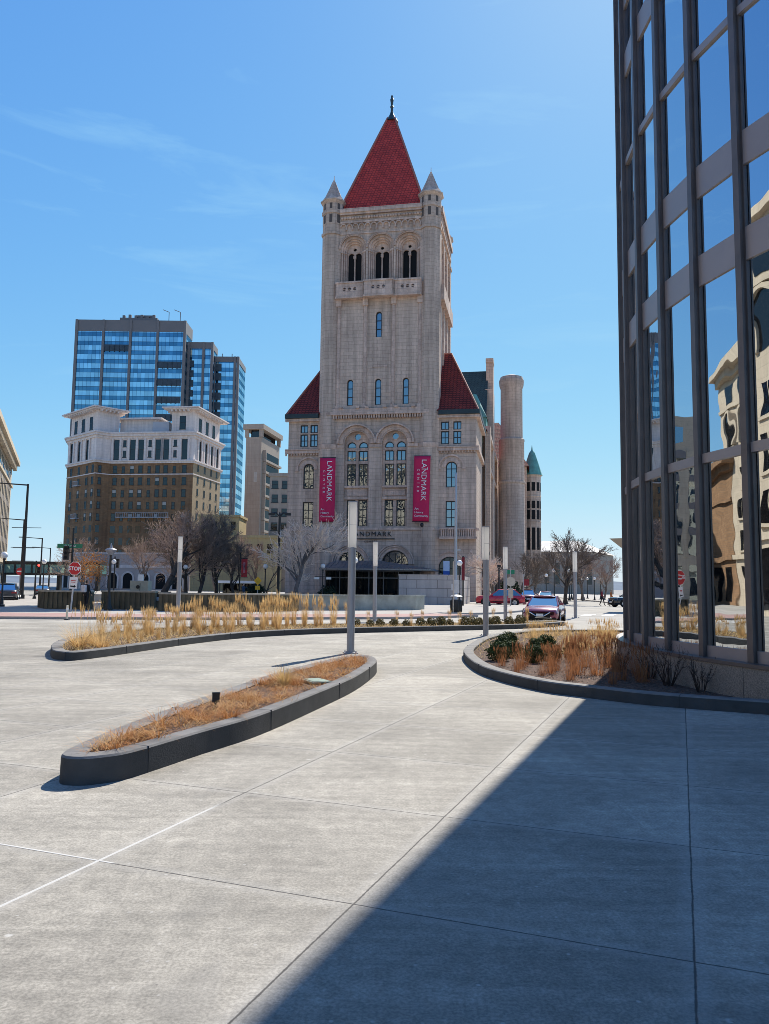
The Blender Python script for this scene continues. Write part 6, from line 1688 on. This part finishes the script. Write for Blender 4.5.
# ------------------------------------------------------------------ vehicles
TYRE = M_plain('tyre', (.012, .012, .012), .9, var=.2)
RIM = M_plain('alloy_rim', (.45, .45, .46), .3, metal=.9, var=.1)
CARGLASS = M_glass('car_glass', (.55, .66, .70), (.015, .035, .04), refl=.4, wave=0)
LAMPGL = M_plain('headlamp_glass', (.7, .72, .75), .1, var=.05, coat=1)
TAIL = M_plain('tail_lamp', (.30, .01, .01), .2, var=.05, coat=1)
CHROME = M_plain('chrome_trim', (.7, .7, .68), .15, metal=1, var=.03)
def paint(name, c): return M_plain(name, c, .28, metal=.15, var=.05, scale=1.5, coat=1.0, rvar=.05)
def ringmesh(st, mb, closed=True):
    n = len(st[0][1]); b = []
    vs = [(x, y, z) for x, ring in st for (y, z) in ring]; fs = []
    for i in range(len(st)-1):
        for k in range(n-1): fs.append((i*n+k, i*n+k+1, (i+1)*n+k+1, (i+1)*n+k))
    fs.append(tuple(range(n))); fs.append(tuple(reversed(range((len(st)-1)*n, len(st)*n))))
    mb.add(vs, fs)
def car(label, x, y, heading, col, suv=False, grp=None, z=0.0):
    """front points along local -Y after heading; body lofted from cross sections"""
    t = thing('parked_car' if suv is not None else 'car', label, 'car', (x, y, z), heading)
    Ln, W_, = (4.6, .92) if suv else (4.75, .91); H_ = 1.66 if suv else 1.43; belt = 1.02 if suv else .93; hood = .98 if suv else .80; gz = .22 if suv else .17
    def rg(w, zb, zt, crown=.03): return [(-w*.80, zb), (-w*.97, zb+.10), (-w, zb+.30), (-w*.985, zt-.16), (-w*.90, zt-.03), (-w*.5, zt+crown*.7), (0, zt+crown), (w*.5, zt+crown*.7), (w*.90, zt-.03), (w*.985, zt-.16), (w, zb+.30), (w*.97, zb+.10), (w*.80, zb)]
    a = Ln/2
    st = [(-a, rg(W_*.74, gz+.15, hood-.22)), (-a+.10, rg(W_*.88, gz, hood-.10)), (-a+.45, rg(W_*.97, gz, hood-.01)), (-a+1.25, rg(W_, gz, belt-.05)), (-a+1.7, rg(W_, gz, belt)), (a-1.3, rg(W_, gz, belt+.03)), (a-.6, rg(W_*.98, gz, belt+.04)), (a-.12, rg(W_*.90, gz+.05, belt-.02)), (a, rg(W_*.78, gz+.2, belt-.14))]
    m = MB(); m.M = Matrix.Rotation(pi/2, 4, 'Z'); ringmesh(st, m)
    P_ = paint(label[:18]+' paint', col); body = m.build('body', P_, t, smooth=True, angle=50)
    # greenhouse
    gx = [(-a+1.32, belt-.03, .80, .0), (-a+2.15, H_-.05, .62, 1), (a-1.75 if not suv else a-1.0, H_-.04, .63, 1), (a-.55 if not suv else a-.28, belt+.03, .76, 0)]
    lo = [(-a+1.28, .84), (-a+2.0, .86), (a-1.5 if not suv else a-.9, .86), (a-.5 if not suv else a-.2, .80)]
    m = MB(); m.M = Matrix.Rotation(pi/2, 4, 'Z')
    B = [(lo[0][0], belt-.04), (lo[3][0], belt+.02)]
    fb, rb, ft, rt = gx[0][0], gx[3][0], gx[1][0], gx[2][0]; wb_, wt = .84*W_/.91, .60*W_/.91
    zt_ = H_-.05
    def corner(px, w, zz, s): return (px, s*w, zz)
    vs = [corner(fb, wb_*.92, belt-.04, -1), corner(fb, wb_*.92, belt-.04, 1), corner(rb, wb_*.9, belt, 1), corner(rb, wb_*.9, belt, -1), corner(ft, wt, zt_, -1), corner(ft, wt, zt_, 1), corner(rt, wt, zt_, 1), corner(rt, wt, zt_, -1)]
    m.add(vs, [(0, 1, 5, 4), (1, 2, 6, 5), (2, 3, 7, 6), (3, 0, 4, 7)]); m.build('window', CARGLASS, t)
    m = MB(); m.M = Matrix.Rotation(pi/2, 4, 'Z')
    ringmesh([(ft-.12, [(-wt*.9, zt_-.02), (-wt*.6, zt_+.02), (0, zt_+.035), (wt*.6, zt_+.02), (wt*.9, zt_-.02), (0, zt_-.05)]), (ft+.1, [(-wt*1.03, zt_-.01), (-wt*.7, zt_+.045), (0, zt_+.06), (wt*.7, zt_+.045), (wt*1.03, zt_-.01), (0, zt_-.05)]),
              (rt-.1, [(-wt*1.03, zt_-.01), (-wt*.7, zt_+.045), (0, zt_+.06), (wt*.7, zt_+.045), (wt*1.03, zt_-.01), (0, zt_-.05)]), (rt+.12, [(-wt*.9, zt_-.03), (-wt*.6, zt_+.01), (0, zt_+.02), (wt*.6, zt_+.01), (wt*.9, zt_-.03), (0, zt_-.05)])], m)
    for s in (0, 1): 
        for i_, j_ in (((0, 4), (3, 7)) if s == 0 else ((1, 5), (2, 6))): m.tube(vs[i_], vs[j_], .045, .04, 6)
    mid0 = Vector(vs[0]).lerp(Vector(vs[3]), .48); mid1 = Vector(vs[4]).lerp(Vector(vs[7]), .45); m.tube(mid0, mid1, .04, .035, 6)
    mid0 = Vector(vs[1]).lerp(Vector(vs[2]), .48); mid1 = Vector(vs[5]).lerp(Vector(vs[6]), .45); m.tube(mid0, mid1, .04, .035, 6)
    m.build('roof', P_, t, smooth=True, angle=50)
    wr_ = .35 if suv else .33
    for s in (-1, 1):
        for yy in (-a+.88, a-.95):
            m = MB(); m.lathe([(wr_*.62, -.10), (wr_*.95, -.11), (wr_, -.07), (wr_, .07), (wr_*.95, .11), (wr_*.62, .10)], 24, cap=False)
            mm_ = Matrix.Rotation(pi/2, 4, 'Y'); m.v = [tuple(mm_ @ Vector(v)) for v in m.v]
            w_ = m.build('wheel', TYRE, t, loc=(s*(W_-.10), yy, wr_), smooth=True, angle=40)
            m = MB(); m.lathe([(.06, .09*s), (.1, .09*s), (wr_*.62, .07*s), (wr_*.64, .1*s)], 20, cap=True)
            m.v = [tuple(mm_ @ Vector(v)) for v in m.v]
            for k in range(5):
                an = 2*pi*k/5; m.tube((s*.1, 0, 0), (s*.1, wr_*.6*cos(an), wr_*.6*sin(an)), .03, .025, 5)
            m.build('rim', RIM, w_)
            ar = MB(); ar.lathe([(wr_+.06, -.02), (wr_+.06, .02), (wr_-.01, .02), (wr_-.01, -.02)], 24, cap=False); ar.v = [tuple(mm_ @ Vector(v)) for v in ar.v]
            ar.build('wheel_arch', TYRE, t, loc=(s*(W_-.012), yy, wr_+.02))
    for s in (-1, 1):
        m = MB(); m.add([(s*.80, -a+.22, hood-.10), (s*.48, -a+.06, hood-.16), (s*.46, -a+.05, hood-.25), (s*.84, -a+.26, hood-.24), (s*.80, -a+.34, hood-.10), (s*.48, -a+.2, hood-.10)], [(0, 1, 2, 3), (0, 1, 5, 4)]); m.M = None; m.build('headlight', LAMPGL, t)
        m = MB(); m.box(s*.62-.2, s*.62+.2, a-.08, a+.01, belt-.30, belt-.14); m.build('tail_light', TAIL, t)
        m = MB(); m.box(s*(W_+.02)-.09, s*(W_+.02)+.09, -a+1.45, -a+1.6, belt, belt+.13); m.build('mirror', P_, t)
        m = MB(); m.box(s*W_*1.0-.012, s*W_*1.0+.012, -a+1.5, a-1.1, gz+.16, gz+.22); m.build('side_trim', TYRE, t)
    m = MB(); m.box(-.50, .50, -a-.02, -a+.1, gz+.12, hood-.26); m.build('grille', BLACK, t)
    m = MB()
    for s in (-1, 1): m.tube((s*.50, -a-.03, hood-.22), (s*.17, -a-.045, gz+.20), .028, n=6)
    m.tube((-.17, -a-.045, gz+.20), (.17, -a-.045, gz+.20), .028, n=6); m.build('grille_trim', CHROME, t)
    m = MB(); m.box(-.17, .17, -a-.055, -a-.035, gz+.22, gz+.33); m.build('number_plate', WHITE_S, t)
    m = MB(); m.box(-.78, .78, -a+.02, -a+.14, gz-.02, gz+.10); m.box(-.8, .8, a-.14, a-.02, gz, gz+.14); m.build('bumper_trim', TYRE, t)
    t.scale = (1, 1, .95 if suv else .93)
    return t
car('maroon sedan with a dark grille facing the viewer on the street behind the long planter', 8.35, 40.6, radians(-17.5), (.20, .018, .055), False)
car('bright red parked car seen side on at the courthouse corner', 11.2, 75, radians(-90-10.6), (.52, .012, .03), True)
car('dark maroon car parked on the left of the far pair by the last light column', 16.9, 92, radians(-8), (.12, .02, .03), True)
car('purple red car on the right of the far pair by the last light column', 19.4, 94, radians(170), (.26, .03, .10), False)
car('black car standing at the edge of the glass hall', 24.3, 76.5, radians(-78), (.012, .012, .014), True)
car('dark car waiting under the traffic signals on the far left street', -33.5, 70, radians(-158), (.03, .032, .04), True)
car('black car cut by the left picture edge in front of the lamp with the globe', -25.6, 47.5, radians(-150), (.014, .015, .018), True)
car('grey car farther up the left street beneath the skyway', -43.5, 100, radians(-158), (.12, .12, .125), False)
# ------------------------------------------------------------------ people
SKIN = M_plain('skin', (.45, .27, .19), .6, var=.06); HAIR = M_plain('dark_hair', (.02, .015, .012), .7, var=.2)
def person(label, x, y, rz, top, legs, z=.115, stride=.2, h=1.72, shoes=(.02, .02, .02), pack=None):
    t = thing('person', label, 'person', (x, y, z), rz)
    k = h/1.72
    J = {'pelvis': (0, 0, .93), 'waist': (0, 0, 1.08), 'chest': (0, .01, 1.28), 'neck': (0, 0, 1.46), 'head0': (0, -.015, 1.53), 'head1': (0, -.02, 1.62), 'head2': (0, -.015, 1.70)}
    R_ = {'pelvis': .145, 'waist': .125, 'chest': .15, 'neck': .055, 'head0': .075, 'head1': .098, 'head2': .07}
    E_ = [('pelvis', 'waist'), ('waist', 'chest'), ('chest', 'neck'), ('neck', 'head0'), ('head0', 'head1'), ('head1', 'head2')]
    for s, n_ in ((-1, 'r'), (1, 'l')):
        f = s*stride
        J.update({n_+'hip': (s*.10, 0, .88), n_+'knee': (s*.105, -f*.55-.03, .49), n_+'ank': (s*.11, -f*1.0+(.04 if f < 0 else 0), .085), n_+'toe': (s*.12, -f*1.0-.15, .04),
                  n_+'sho': (s*.185, .01, 1.39), n_+'elb': (s*.235, f*.4+.02, 1.12), n_+'wri': (s*.24, f*.75-.10, .90), n_+'han': (s*.24, f*.85-.13, .81)})
        R_.update({n_+'hip': .088, n_+'knee': .062, n_+'ank': .045, n_+'toe': .04, n_+'sho': .065, n_+'elb': .047, n_+'wri': .032, n_+'han': .036})
        E_ += [('pelvis', n_+'hip'), (n_+'hip', n_+'knee'), (n_+'knee', n_+'ank'), (n_+'ank', n_+'toe'), ('chest', n_+'sho'), (n_+'sho', n_+'elb'), (n_+'elb', n_+'wri'), (n_+'wri', n_+'han')]
    names = list(J); idx = {n_: i for i, n_ in enumerate(names)}
    me = bpy.data.meshes.new('body'); me.from_pydata([tuple(c*k for c in J[n_]) for n_ in names], [(idx[a], idx[b]) for a, b in E_], [])
    o = bpy.data.objects.new('body', me); COL.objects.link(o)
    sk = o.modifiers.new('skin', 'SKIN'); sk.use_smooth_shade = True
    for i, n_ in enumerate(names): 
        r = R_[n_]*k; me.skin_vertices[0].data[i].radius = (r*(1.25 if n_ in ('chest', 'pelvis', 'waist') else 1), r*(.85 if n_ in ('chest', 'waist') else 1))
    me.skin_vertices[0].data[idx['pelvis']].use_root = True
    ss = o.modifiers.new('sub', 'SUBSURF'); ss.levels = 2; ss.render_levels = 2
    dg = bpy.context.evaluated_depsgraph_get(); nm = bpy.data.meshes.new_from_object(o.evaluated_get(dg)); bpy.data.objects.remove(o)
    mats = [M_plain(label[:14]+' top', top, .85, var=.12, scale=8), M_plain(label[:14]+' legs', legs, .9, var=.12, scale=8), SKIN, M_plain('shoes', shoes, .6), HAIR]
    nm.materials.clear()
    for mm_ in mats: nm.materials.append(mm_)
    for p in nm.polygons:
        c = p.center/k; v = c.z
        if v > 1.47: p.material_index = 4 if (v > 1.65 or (c.y > .015 and v > 1.52)) else 2
        elif abs(c.x) > .19 and v < .90: p.material_index = 2
        elif v < .09: p.material_index = 3
        elif v < .94 and abs(c.x) < .2: p.material_index = 1
        else: p.material_index = 0
        p.use_smooth = True
    link('body', nm, t)
    if pack:
        m = MB(); m.box(-.17, .17, .12, .30, 1.02, 1.44); bevel(m.build('backpack', M_plain('backpack', pack, .8), t), .05, 3)
    return t
person('person in black with a pale backpack standing at the park wall beside the stop sign', -17.2, 45.4, radians(155), (.015, .015, .018), (.012, .012, .015), .12, .08, 1.74, pack=(.55, .55, .58))
person('person in a dark blue jacket and tan trousers walking under the red street banner', -12.6, 70.5, radians(70), (.02, .05, .10), (.33, .22, .12), .115, .2)
person('person in a dark red jacket walking at the edge of the glass hall', 22.3, 80, radians(60), (.20, .02, .03), (.02, .02, .025), .0, .2)
person('person in an orange jacket walking just ahead of the one in dark red', 23.1, 79.5, radians(60), (.50, .17, .05), (.03, .03, .04), .0, .22, 1.66)
